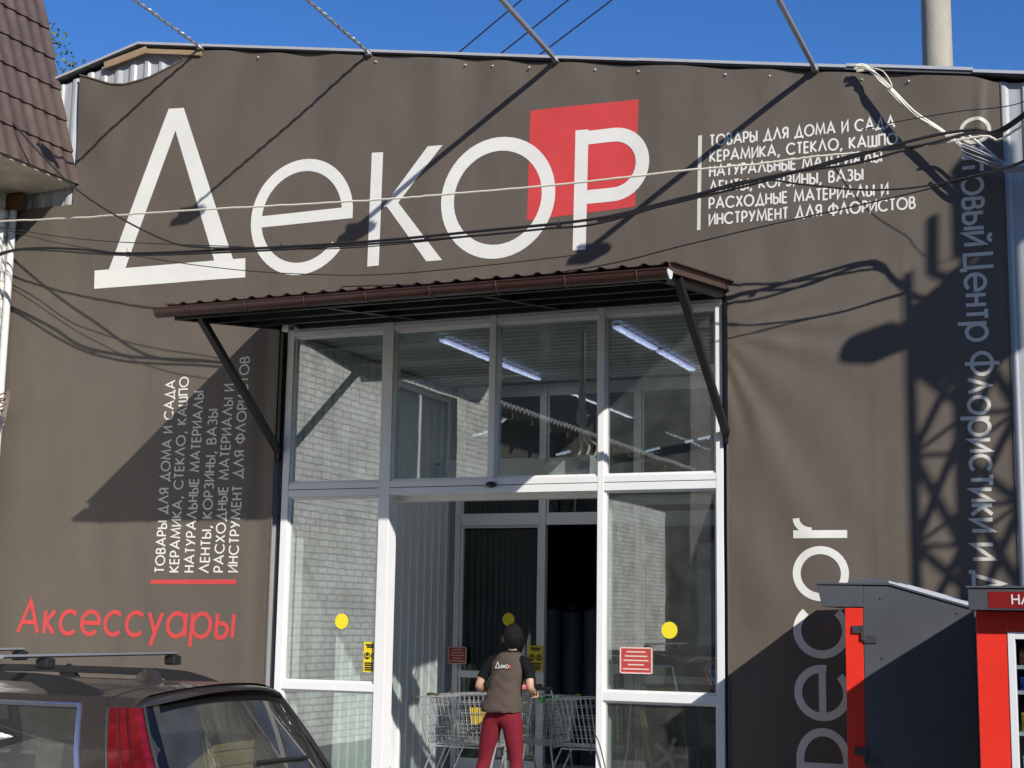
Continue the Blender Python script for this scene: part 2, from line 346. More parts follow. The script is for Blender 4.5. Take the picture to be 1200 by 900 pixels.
gk.box(XL, XR, -0.02, 0.05, 4.68, 4.73); gk.box(XL + .08, XR - .08, -0.01, 0.03, 4.619, 4.626)
gk.build('gasket', M_GASKET, shop)
for a, b in ((XL + .075, X1 - .055), (X1 + .055, X2 - .028), (X2 + .028, X3 - .03), (X3 + .03, XR - .065)):
    wf = frame(a + .001, b - .001, 3.116, 4.564, 0.018, -0.03, 0.03).build('window', M_ALU, shop)
    MB().box(a + .012, b - .012, -0.002, 0.004, 3.13, 4.55).build('pane', M_GLASS, wf)
for a, b in ((XL + .075, X1 - .055), (X3 + .03, XR - .065)):
    for z0, z1 in ((1.231, 2.979), (0.201, 1.154)):
        wf = frame(a + .001, b - .001, z0, z1, 0.018, -0.03, 0.03).build('window', M_ALU, shop)
        MB().box(a + .012, b - .012, -0.002, 0.004, z0 + .012, z1 - .012).build('pane', M_GLASS, wf)
# sliding leaves parked behind the side lights
for a, b in ((-7.76, -6.69), (-4.57, -3.48)):
    lf = frame(a, b, 0.14, 2.93, 0.065, 0.12, 0.165)
    lf.box(a + .065, b - .065, 0.123, 0.162, 1.16, 1.23)
    lf = lf.build('sliding_door', M_ALU, shop, bevel=0.003)
    MB().box(a + .05, b - .05, 0.14, 0.145, 0.2, 2.88).build('pane', M_GLASS2, lf)
hd = MB().box(XL + .08, XR - .08, 0.10, 0.24, 2.935, 3.05); hd.build('door_track', M_ALU, shop)
# inner screen of the vestibule
yi0, yi1 = 3.70, 3.78
posts = (-7.72, -6.62, -5.45, -4.35, -3.3)
f = MB()
for p in posts: f.box(p - .034, p + .034, yi0, yi1, 0.12, 4.62)
for a, b in zip(posts[:-1], posts[1:]):
    f.box(a + .04, b - .04, yi0 + .004, yi1 - .004, 2.95, 3.07); f.box(a + .04, b - .04, yi0 + .004, yi1 - .004, 4.50, 4.62); f.box(a + .04, b - .04, yi0 + .004, yi1 - .004, 3.5, 3.56) if False else None
    if a != -6.62: f.box(a + .04, b - .04, yi0 + .004, yi1 - .004, 0.12, 0.22); f.box(a + .04, b - .04, yi0 + .004, yi1 - .004, 1.17, 1.25)
f.build('inner_screen', M_ALU, shop)
for a, b in zip(posts[:-1], posts[1:]):
    wf = frame(a + .041, b - .041, 3.071, 4.499, 0.02, 3.72, 3.76).build('window', M_ALU, shop)
    MB().box(a + .05, b - .05, 3.738, 3.743, 3.08, 4.49).build('pane', M_GLASS2, wf)
    if a != -6.62:
        wf = frame(a + .041, b - .041, 0.22, 2.949, 0.03, 3.72, 3.76).build('inner_door' if a == -7.72 else 'window', M_ALU, shop)
        MB().box(a + .09, b - .09, 3.738, 3.743, 0.27, 2.9).build('pane', M_GLASS2, wf)

# ---------------------------------------------------------------- brown banner with its lettering
def disp(X, Z):                               # outward billow of the vinyl in metres
    d = 0.006 * math.sin(2.3 * X + 0.6 * Z) + 0.003 * math.sin(5.1 * X - 0.9 * Z + 1) + 0.0015 * math.sin(11.0 * X + 2.0 * math.sin(1.3 * Z)) * (0.5 + 0.5 * math.sin(0.9 * Z + X))
    tz = ztop(X) - 0.1 - Z
    d += (0.014 if X > -3.2 else 0.011) * math.sin(X * 7.6 + 1.1 * tz + 0.8 * math.sin(X * 2.3)) * math.exp(-max(tz, 0) / 0.30)
    if X > -3.6:                              # folds fanning out from the door head
        dx, dz = X + 3.50, Z - 4.35; rr = math.hypot(dx, dz); an = math.atan2(dz, dx)
        d += 0.0065 * math.sin(an * 17.0 + 0.9 * rr + 1.5 * math.sin(an * 5)) * math.exp(-((rr - 0.55) / 0.75) ** 2) * (1 if dz < 0.2 else math.exp(-(dz - 0.2) * 6))
        d += 0.010 * math.sin(9.0 * (X + 0.55 * Z)) * math.exp(-((X + 2.9) / 0.55) ** 2 - ((Z - 2.6) / 1.1) ** 2)
        d += 0.016 * math.exp(-((X + 1.20 + 0.06 * (6.2 - Z)) / 0.035) ** 2) * math.exp(-((Z - 5.9) / 0.45) ** 2)
        d += 0.012 * math.exp(-((X + 1.86) / 0.018) ** 2) * math.exp(-((Z - 4.3) / 0.5) ** 2)
    for xs in (-8.22, -5.9, -2.12): d += 0.0035 * math.exp(-((X - xs) / 0.012) ** 2)
    if X < -7.3:
        d += 0.014 * math.sin(14.0 * (X + 8.0)) * math.exp(-((X + 8.02) / 0.16) ** 2) * (1 if Z < 4.7 else math.exp(-(Z - 4.7) * 5))
        if X < -9.7: d += 0.018 * math.sin(5.0 * (X + 0.7 * (Z - 6.4))) * math.exp(-((X + 10.45) / 0.35) ** 2) * math.exp(-((Z - 7.0) / 0.5) ** 2)
    return d
BY = -0.062
def bpt(X, Z, off=0.0): return Vector((X, BY - disp(X, Z) - off, Z))
SAG = [(-10.62, 7.655), (-10.38, 7.57), (-10.2, 7.50), (-10.0, 7.47), (-9.7, 7.50), (-9.45, 7.58), (-9.2, 7.68), (-9.02, 7.72)]
def btop(X):
    if X < SAG[0][0]: return 6.2
    if X < SAG[-1][0]:
        for (a, za), (b, zb) in zip(SAG[:-1], SAG[1:]):
            if a <= X <= b: return za + (zb - za) * (X - a) / (b - a)
    return ztop(X) - 0.032 - 0.010 * abs(math.sin(X * 3.3)) - (0.05 * max(0, (X + 1.25) / 0.2) if X > -1.25 else 0)
banner = thing('banner', 'huge brown vinyl banner stretched over the shop front around the entrance', 'banner', (-6, -0.06, 0.3))
mb = MB()
def patch(x0, x1, zl, zh, nx, nz):
    def f(u, v):
        X = x0 + (x1 - x0) * u; a = zl(X); b = zh(X); return bpt(X, a + (b - a) * v)
    mb.grid(f, nx, nz)
patch(-11.37, -10.62, lambda X: 0.3, lambda X: 6.2, 14, 90)
patch(-10.62, -7.93, lambda X: 0.3, btop, 70, 120)
patch(-7.93, -3.385, lambda X: 4.76, btop, 110, 50)
patch(-3.385, -1.035, lambda X: 0.3, btop, 90, 150)
cloth = mb.build('banner_cloth', M_BANNER, banner, smooth=True)
for fpoly in cloth.data.polygons: pass
def hemline(pts, r=0.007): MB().tube([bpt(x, z, 0.002) for x, z in pts], r, 5).build('hem', M_BANNER, banner, smooth=True)   # rolled hem along a free edge
hemline([(-11.37, 0.3 + 5.9 * i / 30) for i in range(31)]); hemline([(-1.035, 0.3 + (btop(-1.04) - 0.3) * i / 40) for i in range(41)])
hemline([(-10.62 + 1.6 * i / 24, btop(-10.619 + 1.598 * i / 24)) for i in range(25)], 0.012)
hemline([(-7.93, 0.3 + 4.4 * i / 30) for i in range(31)], 0.009); hemline([(-3.385, 0.3 + 4.4 * i / 30) for i in range(31)], 0.009)
fast = MB()
for px in (302, 440, 545, 577, 620, 697, 748, 850, 902, 1010, 1065): 
    p = at(px, 70 + (px - 300) * 0.031, -0.08); fast = MB(); fast.disc((p.x, ztop(p.x) - 0.10), 0.007, -0.078, -0.06, 8); fast.build('fixing', M_APPL, banner)

# stroke lettering -------------------------------------------------
def arc(cx, cy, rx, ry, a0, a1, n=18):
    return [(cx + rx * math.cos(math.radians(a0 + (a1 - a0) * i / n)), cy + ry * math.sin(math.radians(a0 + (a1 - a0) * i / n))) for i in range(n + 1)]
def bowl(x, y0, y1, w):                        # D-shaped bowl to the right of x
    r = (y1 - y0) / 2; return [(x, y0)] + [(w - r + r * math.cos(math.radians(a)), (y0 + y1) / 2 + r * math.sin(math.radians(a))) for a in range(-90, 91, 12)] + [(x, y1)]
XH = 0.70
GL = {
 'А': (0.86, [[(0, 0), (.43, 1), (.86, 0)], [(.15, .33), (.71, .33)]]),
 'В': (0.52, [[(0, 0), (0, 1)], bowl(0, 0, .52, .52), bowl(0, .52, 1, .46)]),
 'Д': (0.88, [[(.06, 0), (.5, 1), (.82, 1), (.82, 0)] if False else [(.14, 0), (.50, 1), (.76, 0)], [(0, -.16), (0.02, 0), (.88, 0), (.88, -.16)]]),
 'Е': (0.46, [[(.46, 0), (0, 0), (0, 1), (.46, 1)], [(0, .51), (.44, .51)]]),
 'З': (0.5, [arc(.22, .74, .24, .24, 140, -90, 14), arc(.22, .26, .27, .26, 90, -145, 14)]),
 'И': (0.62, [[(0, 1), (0, 0), (.62, 1), (.62, 0)]]),
 'К': (0.58, [[(0, 0), (0, 1)], [(.56, 1), (.06, .5), (.58, 0)]]),
 'Л': (0.80, [[(0, 0), (.40, 1), (.80, 0)]]),
 'М': (0.98, [[(0, 0), (.12, 1), (.49, .12), (.86, 1), (.98, 0)]]),
 'Н': (0.58, [[(0, 0), (0, 1)], [(.58, 0), (.58, 1)], [(0, .51), (.58, .51)]]),
 'О': (1.0, [arc(.5, .5, .5, .5, 0, 360, 36)]),
 'П': (0.6, [[(0, 0), (0, 1), (.6, 1), (.6, 0)]]),
 'Р': (0.52, [[(0, 0), (0, 1)], bowl(0, .42, 1, .52)]),
 'С': (0.88, [arc(.5, .5, .5, .5, 42, 318, 30)]),
 'Т': (0.50, [[(0, 1), (.5, 1)], [(.25, 0), (.25, 1)]]),
 'У': (0.62, [[(0, 1), (.33, .35)], [(.62, 1), (.16, 0)]]),
 'Ф': (0.92, [[(.46, -.1), (.46, 1.1)], arc(.46, .5, .46, .36, 0, 360, 32)]),
 'Х': (0.64, [[(0, 0), (.62, 1)], [(.02, 1), (.64, 0)]]),
 'Ц': (0.66, [[(0, 1), (0, 0), (.66, 0), (.66, -.18)], [(.56, 1), (.56, 0)]]),
 'Ш': (0.86, [[(0, 1), (0, 0), (.86, 0), (.86, 1)], [(.43, 0), (.43, 1)]]),
 'Ы': (0.74, [[(0, 0), (0, 1)], bowl(0, 0, .55, .50), [(.74, 0), (.74, 1)]]),
 'Ь': (0.5, [[(0, 0), (0, 1)], bowl(0, 0, .55, .50)]),
 'Я': (0.52, [[(.52, 0), (.52, 1)], [(.52 - x, y) for x, y in bowl(0, .45, 1, .52)], [(.26, .45), (0, 0)]]),
 ',': (0.14, [[(.13, .09), (.0, -.22)]]),
 'а': (0.68, [arc(.34, .35, .34, .35, 0, 360, 28), [(.68, 0), (.68, .7)]]),
 'в': (0.40, [[(0, 0), (0, .7)], bowl(0, 0, .37, .40), bowl(0, .37, .7, .36)]),
 'е': (0.70, [[(.02, .35), (.69, .35)] + arc(.35, .35, .35, .35, 4, 318, 28)]),
 'и': (0.46, [[(0, .7), (0, 0), (.46, .7), (.46, 0)]]),
 'й': (0.46, [[(0, .7), (0, 0), (.46, .7), (.46, 0)], arc(.23, .98, .13, .12, 180, 360, 10)]),
 'к': (0.40, [[(0, 0), (0, .7)], [(.38, .7), (.05, .36), (.40, 0)]]),
 'л': (0.56, [[(0, 0), (.28, .7), (.56, 0)]]),
 'н': (0.42, [[(0, 0), (0, .7)], [(.42, 0), (.42, .7)], [(0, .37), (.42, .37)]]),
 'о': (0.70, [arc(.35, .35, .35, .35, 0, 360, 28)]),
 'п': (0.42, [[(0, 0), (0, .7), (.42, .7), (.42, 0)]]),
 'р': (0.72, [[(0, -.3), (0, .7)], arc(.38, .35, .34, .35, 0, 360, 28)]),
 'с': (0.62, [arc(.35, .35, .35, .35, 42, 318, 24)]),
 'т': (0.40, [[(0, .7), (.40, .7)], [(.2, 0), (.2, .7)]]),
 'у': (0.50, [[(0, .7), (.27, .08)], [(.50, .7), (.13, -.3)]]),
 'ф': (0.78, [[(.39, -.3), (.39, 1.0)], arc(.39, .35, .39, .34, 0, 360, 28)]),
 'ы': (0.62, [[(0, 0), (0, .7)], bowl(0, 0, .42, .42), [(.62, 0), (.62, .7)]]),
 ' ': (0.30, []),
}
KCOUNT = [0]
def stroke(mb, pts, w, place, maxseg=0.07):
    """flat ribbon of width w along pts (2-D, metres); place maps (u, v, layer) to 3-D"""
    closed = (abs(pts[0][0] - pts[-1][0]) + abs(pts[0][1] - pts[-1][1])) < 1e-6
    P = [Vector(p) for p in pts]
    Q = [P[0]]
    for a, b in zip(P[:-1], P[1:]):
        n = max(1, int((b - a).length / maxseg))
        Q += [a.lerp(b, (i + 1) / n) for i in range(n)]
    n = len(Q); L = []; Rr = []
    for i in range(n):
        if closed: a = Q[i - 1] if i > 0 else Q[-2]; c = Q[i + 1] if i < n - 1 else Q[1]
        else: a = Q[max(0, i - 1)]; c = Q[min(n - 1, i + 1)]
        d1 = (Q[i] - a); d2 = (c - Q[i])
        if d1.length < 1e-9: d1 = d2
        if d2.length < 1e-9: d2 = d1
        d1 = d1.normalized(); d2 = d2.normalized(); t = d1 + d2
        t = t.normalized() if t.length > 1e-6 else d1
        nn = Vector((-t.y, t.x)); k = nn.dot(Vector((-d1.y, d1.x))); k = max(k, 0.38)
        L.append(Q[i] + nn * w / 2 / k); Rr.append(Q[i] - nn * w / 2 / k)
    KCOUNT[0] += 1; lay = (KCOUNT[0] % 7)
    b = len(mb.v)
    for l, r2 in zip(L, Rr): mb.v.append(tuple(place(l.x, l.y, lay))); mb.v.append(tuple(place(r2.x, r2.y, lay)))
    for i in range(n - 1): mb.f.append((b + 2 * i, b + 2 * i + 1, b + 2 * i + 3, b + 2 * i + 2))
def width_of(text, gap): return sum(GL[c][0] + gap for c in text) - gap
def write(mb, text, p0, p1, cap, w, place2, gap=0.2, slant=0.0):
    """set text from p0 to p1 (2-D, baseline) with capitals of height cap"""
    p0 = Vector(p0); p1 = Vector(p1); d = p1 - p0; L = d.length; d = d / L; nrm = Vector((-d.y, d.x))
    k = L / width_of(text, gap); x = 0.0
    for c in text:
        adv, sts = GL[c]
        for s in sts:
            hw = w / 2
            pts = [p0 + d * ((x + u) * k) + nrm * (v * cap) + d * slant * v * cap for u, v in s]
            stroke(mb, pts, w, place2)
        x += adv + gap
def on_banner(u, v, lay): return bpt(u, v, 0.0025 + lay * 0.0003)
def F(px, py): p = at(px, py, BY - 0.004); return (p.x, p.z)

# big word
big = MB()
def poly(mb, pts, sub=6):
    P = [Vector(F(*p)) for p in pts]; KCOUNT[0] += 1; lay = KCOUNT[0] % 7
    if len(P) == 4:
        def f(u, v): q = P[0].lerp(P[1], u).lerp(P[3].lerp(P[2], u), v); return on_banner(q.x, q.y, lay)
        mb.grid(f, 20, sub)
poly(big, [(198, 127.5), (207, 127), (206, 161), (150, 303)][:2] + [(207, 127)] and [(127.3, 315.5), (198, 127.5), (215.5, 126.3), (146.8, 314)])
poly(big, [(251.5, 305.5), (198, 127.6), (215.4, 126.3), (273.5, 304)])
poly(big, [(110, 338.3), (110.5, 317), (287.5, 302.5), (287.3, 325)])
poly(big, [(430, 312.3), (435.7, 179), (449, 178.3), (443.7, 311)])
poly(big, [(448.5, 243), (501.7, 171.7), (519, 170.3), (464.5, 240.5)], 3)
poly(big, [(450.5, 238), (466, 236.5), (518.5, 305), (500, 306.5)], 3)
def ell(l, t, r_, b, w, a0, a1, slx=0.0, n=48):
    (lx, _), (_, tz), (rx_, _), (_, bz) = F(*l), F(*t), F(*r_), F(*b)
    cx, cz = (lx + rx_) / 2, (tz + bz) / 2
    return arc(cx, cz, (rx_ - lx) / 2 - w / 2, (tz - bz) / 2 - w / 2, a0, a1, n), cx, cz
pts, cx, cz = ell((294, 255), (358, 186), (413.3, 250), (345, 322.5), 0.125, 4, 322)
exl = F(294, 255)[0] + 0.06; exr = F(413.3, 250)[0]
stroke(big, pts, 0.125, on_banner); stroke(big, [(exl, cz - 0.01), (exr - 0.002, cz - 0.01)], 0.118, on_banner)
pts, _, _ = ell((517.3, 235), (596.7, 159), (650.7, 215), (577, 303.5), 0.135, 0, 360); stroke(big, pts, 0.135, on_banner)
poly(big, [(670.7, 293.3), (674.3, 152.7), (689.5, 151.5), (686, 292.3)])
x0 = F(682, 160)[0]; zt = F(720, 149.5)[1]; zb = F(705, 237)[1]; xr = F(761, 191.7)[0]; hw = 0.065
rr = (zt - zb) / 2 - hw
pp = [(x0, zb + hw), (xr - hw - rr, zb + hw)] + arc(xr - hw - rr, (zt + zb) / 2, rr, rr, -90, 90, 20) + [(x0, zt - hw)]
stroke(big, pp, 0.13, on_banner)
red = MB(); P4 = [(617.3, 258.3), (621, 129.3), (748.3, 116), (744, 241.7)]
Pq = [Vector(F(*p)) for p in P4]
red.grid(lambda u, v: bpt(*(Pq[0].lerp(Pq[1], u).lerp(Pq[3].lerp(Pq[2], u), v)), 0.0015), 40, 40)
red.build('red_square', M_RED_INK, banner, smooth=True)
big.build('large_lettering', M_WHITE_INK, banner)

LINES = ['ТОВАРЫ ДЛЯ ДОМА И САДА', 'КЕРАМИКА, СТЕКЛО, КАШПО', 'НАТУРАЛЬНЫЕ МАТЕРИАЛЫ', 'ЛЕНТЫ, КОРЗИНЫ, ВАЗЫ', 'РАСХОДНЫЕ МАТЕРИАЛЫ И', 'ИНСТРУМЕНТ ДЛЯ ФЛОРИСТОВ']
t = MB()
ends = [((832.5, 171.2), (1048, 148.3)), ((832.5, 189.8), (1051, 168.2)), ((832, 207.3), (1032.5, 188.8)), ((832, 225.5), (1010.5, 210.2)), ((831.5, 244.8), (1040, 227.5)), ((831.5, 263.6), (1072, 243.6))]
for L_, (a, b_) in zip(LINES, ends): write(t, L_, F(*a), F(*b_), 0.096, 0.0165, on_banner, 0.27)
t.build('small_lettering', M_WHITE_INK, banner)
t = MB(); q = [Vector(F(*p)) for p in ((816.9, 270), (818.4, 159.3), (822.9, 158.7), (821, 269.4))]
t.grid(lambda u, v: bpt(*(q[0].lerp(q[1], u).lerp(q[3].lerp(q[2], u), v)), 0.003), 12, 1); t.build('rule_line', M_GREY_INK, banner)
t = MB()
ends = [((191.7, 670.5), (205.3, 446)), ((208.7, 670), (221.3, 442)), ((226.3, 670), (239, 459)), ((244.3, 671), (255.3, 480)), ((261.3, 670), (274, 450.5)), ((278.3, 670), (292.5, 418.5))]
for L_, (a, b_) in zip(LINES, ends): write(t, L_, F(*a), F(*b_), 0.106, 0.0165, on_banner, 0.27)
t.build('side_lettering', M_WHITE_INK, banner)
t = MB(); q = [Vector(F(*p)) for p in ((176, 684.3), (176, 679.3), (276.7, 679), (277, 684.7))]
t.grid(lambda u, v: bpt(*(q[0].lerp(q[3], u).lerp(q[1].lerp(q[2], u), v)), 0.003), 12, 1); t.build('red_rule', M_RED_INK, banner)
t = MB(); write(t, 'Аксессуары', F(21, 741), F(272, 747.5), 0.325, 0.043, on_banner, 0.25, slant=0.06)
t.build('red_lettering', M_RED_INK, banner)
t = MB()                                       # reads downwards: baseline on the left
def W_(word, y0, y1):
    bx = lambda y: F(1126 + (y - 140) * 0.0275, y)
    write(t, word, bx(y0), bx(y1), 0.225, 0.030, on_banner, 0.2)
W_('Оптовый', 141, 287); W_('Центр', 299, 399); W_('Флористики', 414, 622); W_('и', 638, 655); W_('Д', 670, 694)
t.build('downward_lettering', M_GREY_INK, banner)
t = MB(); wD = 0.066                            # reads upwards: baseline on the right
xb = F(993, 640)[0]; xt = F(929.8, 640)[0]; cxm = (xb + xt) / 2; rd = (xb - xt) / 2
zz = lambda y: F(962, y)[1]
stroke(t, [(xt, zz(626)), (xb, zz(626))], wD, on_banner)
stroke(t, [(xt + 0.027, zz(607.2))] + arc(xt + 0.027 + 0.13, zz(607.2), 0.13, zz(607.2) - zz(622) + 0.0, 180, 270, 10), 0.056, on_banner)
def ring(y0, y1, a0, a1):
    c = (zz(y0) + zz(y1)) / 2; ry = (zz(y0) - zz(y1)) / 2 - wD / 2
    return arc(cxm, c, rd + 0.01 - wD / 2, ry, a0, a1, 40), c
p, c = ring(640, 704.5, 0, 360); stroke(t, p, wD, on_banner)
p, c = ring(706, 771.7, 90 + 40, 450 - 40); stroke(t, p, wD, on_banner)
p, c = ring(779, 845, 90 - 4, 90 - 320); stroke(t, [(cxm, zz(845) + 0.055), (cxm, zz(779) - 0.055)], wD * 0.9, on_banner)
p, c = ring(779, 845, 80, 90 + 315); stroke(t, p, wD, on_banner)
stroke(t, [(xb - wD / 2, zz(899))] + arc(cxm, zz(890), rd - wD / 2, zz(853) - zz(890) - wD / 2, 0, 180, 24) + [(xt + wD / 2, zz(899))], wD, on_banner)
stroke(t, [(xt, zz(899)), (xb, zz(899))], wD, on_banner)
t.build('upward_lettering', M_WHITE_INK, banner)

# ---------------------------------------------------------------- canopy over the entrance
CX0, CX1, CYF = -7.99, -3.36, -1.80
def cz_(Y): return 4.76 + (4.53 - 4.76) * (-Y / 1.80)       # top of the sheet
can = thing('entrance_canopy', 'dark brown lean-to canopy with wavy roof sheet and gutter over the glazed entrance', 'canopy', (-5.65, -0.05, 4.6))
def tilewave(X): return 0.022 * max(0.0, math.cos(2 * math.pi * X / 0.178)) ** 1.5 if math.cos(2 * math.pi * X / 0.178) > 0 else 0.0
s = MB(); s.grid(lambda u, v: (CX0 + (CX1 - CX0) * u, -0.07 + (CYF + 0.07 - 0.03) * v, cz_(-0.07 + (CYF + 0.07) * v) + tilewave(CX0 + (CX1 - CX0) * u) + 0.012 * ((v * 5) % 1.0 < 0.001)), 230, 15)
sh = s.build('roof_sheet', M_CANOPYROOF, can, smooth=True)
so_ = sh.modifiers.new('thick', 'SOLIDIFY'); so_.thickness = 0.004
s = MB(); s.prism([(-0.07, cz_(-.07) - 0.035), (CYF, cz_(CYF) - 0.035), (CYF, cz_(CYF) - 0.05), (-0.07, cz_(-.07) - 0.05)], 'x', CX0 + 0.01, CX1 - 0.01)
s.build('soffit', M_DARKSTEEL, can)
s = MB()
for xx in (CX0 + .06, -6.4, -4.95, CX1 - .06): s.bar((xx, -0.07, cz_(0) - 0.085), (xx, CYF + 0.03, cz_(CYF) - 0.085), 0.05, 0.06)
for yy in (-0.1, -0.65, -1.2, CYF + 0.03): s.bar((CX0 + .06, yy, cz_(yy) - 0.086), (CX1 - .06, yy, cz_(yy) - 0.086), 0.045, 0.055)
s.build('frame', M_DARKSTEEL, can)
for xx in (CX0 - 0.004, CX1 + 0.004):
    s = MB(); s.bar((xx, -0.07, cz_(0) - 0.012), (xx, CYF - .02, cz_(CYF) - 0.012), 0.012, 0.075); s.bar((xx, -0.07, cz_(0) + 0.028), (xx, CYF - .02, cz_(CYF) + 0.028), 0.09, 0.008)
    s.build('side_flashing', M_CANOPYROOF, can)
GX0, GX1, GY, GZ, GR = -8.06, -3.335, -1.875, 4.505, 0.062
def gz(X): return GZ - 0.012 * (X - GX0) / (GX1 - GX0)
g = MB(); rings = []
for X in (GX0, GX1):
    out = [(X, GY + GR * math.cos(math.radians(a)), gz(X) - 0.01 + 1.15 * GR * math.sin(math.radians(a))) for a in range(180, 361, 15)]
    inn = [(X, GY + (GR - .006) * math.cos(math.radians(a)), gz(X) - 0.01 + 1.15 * (GR - .006) * math.sin(math.radians(a))) for a in range(360, 179, -15)]
    rings.append(out + inn)
g.rings(rings); g.tube([(GX0, GY - GR, gz(GX0) - 0.008), (GX1, GY - GR, gz(GX1) - 0.008)], 0.009, 6)
gut = g.build('gutter', M_BROWN, can, smooth=True)
for X in (GX0, GX1):
    g = MB(); g.prism([(GY + GR * math.cos(math.radians(a)), gz(X) - 0.01 + 1.15 * GR * math.sin(math.radians(a))) for a in range(180, 361, 15)], 'x', X - .004, X + .004)
    g.build('end_cap', M_KWHITE if X == GX1 else M_BROWN, gut)
for i in range(8):
    X = GX0 + 0.35 + i * (GX1 - GX0 - 0.6) / 7
    g = MB(); g.tube([(X, GY + (GR + .004) * math.cos(math.radians(a)), gz(X) - 0.01 + 1.15 * (GR + .004) * math.sin(math.radians(a))) for a in range(180, 361, 20)], 0.008, 4)
    g.bar((X, GY + GR, gz(X) - .01), (X, CYF + .06, gz(X) + .01), 0.02, 0.005); g.build('bracket', M_BROWN, gut)
for xx, zb in ((-7.885, 3.43), (-3.39, 3.45)):
    g = MB(); g.bar((xx, -0.075, zb), (xx, -1.50, 4.51), 0.06, 0.06); g.bar((xx, -0.07, zb - .09), (xx, -0.07, 4.62), 0.05, 0.03)
    g.build('strut', M_DARKSTEEL, can)

# ---------------------------------------------------------------- floodlights on arms along the roof edge
for i, (px, lab, mesh) in enumerate(((240, 'floodlight arm farthest left at the roof peak of the shop', 1), (437, 'floodlight arm above the letters к and е of the big word', 1),
                               (655, 'floodlight arm above the red square on the banner', 0), (957, 'floodlight arm nearest the concrete pole, lamp at the top edge', 0))):
    X = at(px, 66).x; z = ztop(X) - 0.02
    fl = thing('floodlight', lab, 'floodlight', (X, -0.1, z), 'floodlights on arms along the roof edge')
    a = MB(); A = Vector((X, -0.05, z)); Bp = Vector((X, -1.80, z + 0.11))
    if mesh:                                   # armoured conduit twisted round the arm
        a.bar(A, Bp, 0.016, 0.022)
        a.tube([A.lerp(Bp, k / 90) + Vector((0.018 * math.cos(k * 1.1), 0, 0.018 * math.sin(k * 1.1))) for k in range(91)], 0.006, 4)
    else: a.bar(A, Bp, 0.035, 0.04)
    a.bar(A + Vector((0, 0.1, -0.02)), A + Vector((0, -0.06, 0.0)), 0.06, 0.05)
    a.build('arm', M_STEEL, fl)
    h = MB(); c = Bp + Vector((0, 0.02, -0.02))
    h.prism([(c.y - 0.09, c.z - 0.03), (c.y + 0.09, c.z - 0.09), (c.y + 0.11, c.z - 0.04), (c.y - 0.06, c.z + 0.02)], 'x', X - 0.11, X + 0.11)
    for k in range(6): h.box(X - 0.1 + k * .038, X - 0.092 + k * .038, c.y - 0.03, c.y + 0.09, c.z - 0.06, c.z + 0.01)
    hd_ = h.build('lamp_head', mat('lamp_grey', (0.12, 0.12, 0.13), 0.5), fl, bevel=0.005)
    h = MB(); h.bar((X - 0.125, c.y + .03, c.z - .06), (X - 0.125, c.y + .03, c.z + 0.035), 0.008, 0.03); h.bar((X + 0.125, c.y + .03, c.z - .06), (X + 0.125, c.y + .03, c.z + 0.035), 0.008, 0.03); h.bar((X - 0.13, c.y + .03, c.z + 0.035), (X + 0.13, c.y + .03, c.z + 0.035), 0.03, 0.008)
    h.build('yoke', M_STEEL, fl)

# ---------------------------------------------------------------- neighbouring wing on the left: white brick, steep brown tile roof
WX = -11.42; WY0, WY1 = -13.0, -0.03
wing = thing('neighbouring_building', 'white brick wing with a steep brown metal tile roof left of the shop', 'building', (-14, -7, 0))
m_ = MB()
ws = [(-11.4, -9.0, 3.95, 5.75), (-4.9, -3.6, 4.2, 5.6)]
# wall face as a grid of rectangles round the window openings
ys = sorted({WY0, WY1} | {a for a, *_ in ws} | {b for _, b, *_ in ws}); zs = sorted({0, 6.4} | {c for *_, c, _ in ws} | {d for *_, d in ws})
for y0, y1 in zip(ys[:-1], ys[1:]):
    for z0, z1 in zip(zs[:-1], zs[1:]):
        if any(a <= y0 and y1 <= b and c <= z0 and z1 <= d for a, b, c, d in ws): continue
        m_.add([(WX, y0, z0), (WX, y1, z0), (WX, y1, z1), (WX, y0, z1)], [(0, 1, 2, 3)])
for a, b, c, d in ws:
    m_.add([(WX, a, c), (WX - .2, a, c), (WX - .2, b, c), (WX, b, c)], [(0, 1, 2, 3)]); m_.add([(WX, a, d), (WX - .2, a, d), (WX - .2, b, d), (WX, b, d)], [(0, 1, 2, 3)])
    m_.add([(WX, a, c), (WX - .2, a, c), (WX - .2, a, d), (WX, a, d)], [(0, 1, 2, 3)]); m_.add([(WX, b, c), (WX - .2, b, c), (WX - .2, b, d), (WX, b, d)], [(0, 1, 2, 3)])
m_.box(-22, WX - .25, WY0, WY0 + .2, 0, 6.4); m_.box(-22, WX - .25, WY1 - .2, WY1, 0, 6.4); m_.box(-22, -21.8, WY0 + .2, WY1 - .2, 0, 6.4)
m_.box(WX - .25, WX - .003, WY0, WY0 + .02, 0, 6.4); m_.box(WX - .25, WX - .003, WY1 - .02, WY1, 0, 6.4)
m_.build('wall', M_WHITEBRICK, wing, fix=False)
for a, b, c, d in ws:
    wf = MB()
    wf.box(WX - .2, WX - .13, a, a + .07, c, d); wf.box(WX - .2, WX - .13, b - .07, b, c, d); wf.box(WX - .2, WX - .13, a + .07, b - .07, c, c + .07); wf.box(WX - .2, WX - .13, a + .07, b - .07, d - .07, d); wf.box(WX - .2, WX - .135, (a + b) / 2 - .04, (a + b) / 2 + .04, c + .07, d - .07)
    wf = wf.build('window', M_ALU, wing)
    MB().box(WX - .18, WX - .17, a + .05, b - .05, c + .05, d - .05).build('pane', mat('dark_pane', (0.03, 0.04, 0.05), 0.08), wf)
EX, EZ = -10.60, 6.42; SL = Vector((-0.645, 0, 2.19)).normalized(); NN = Vector((2.19, 0, 0.645)).normalized()
RL, ROW = 4.2, 0.385
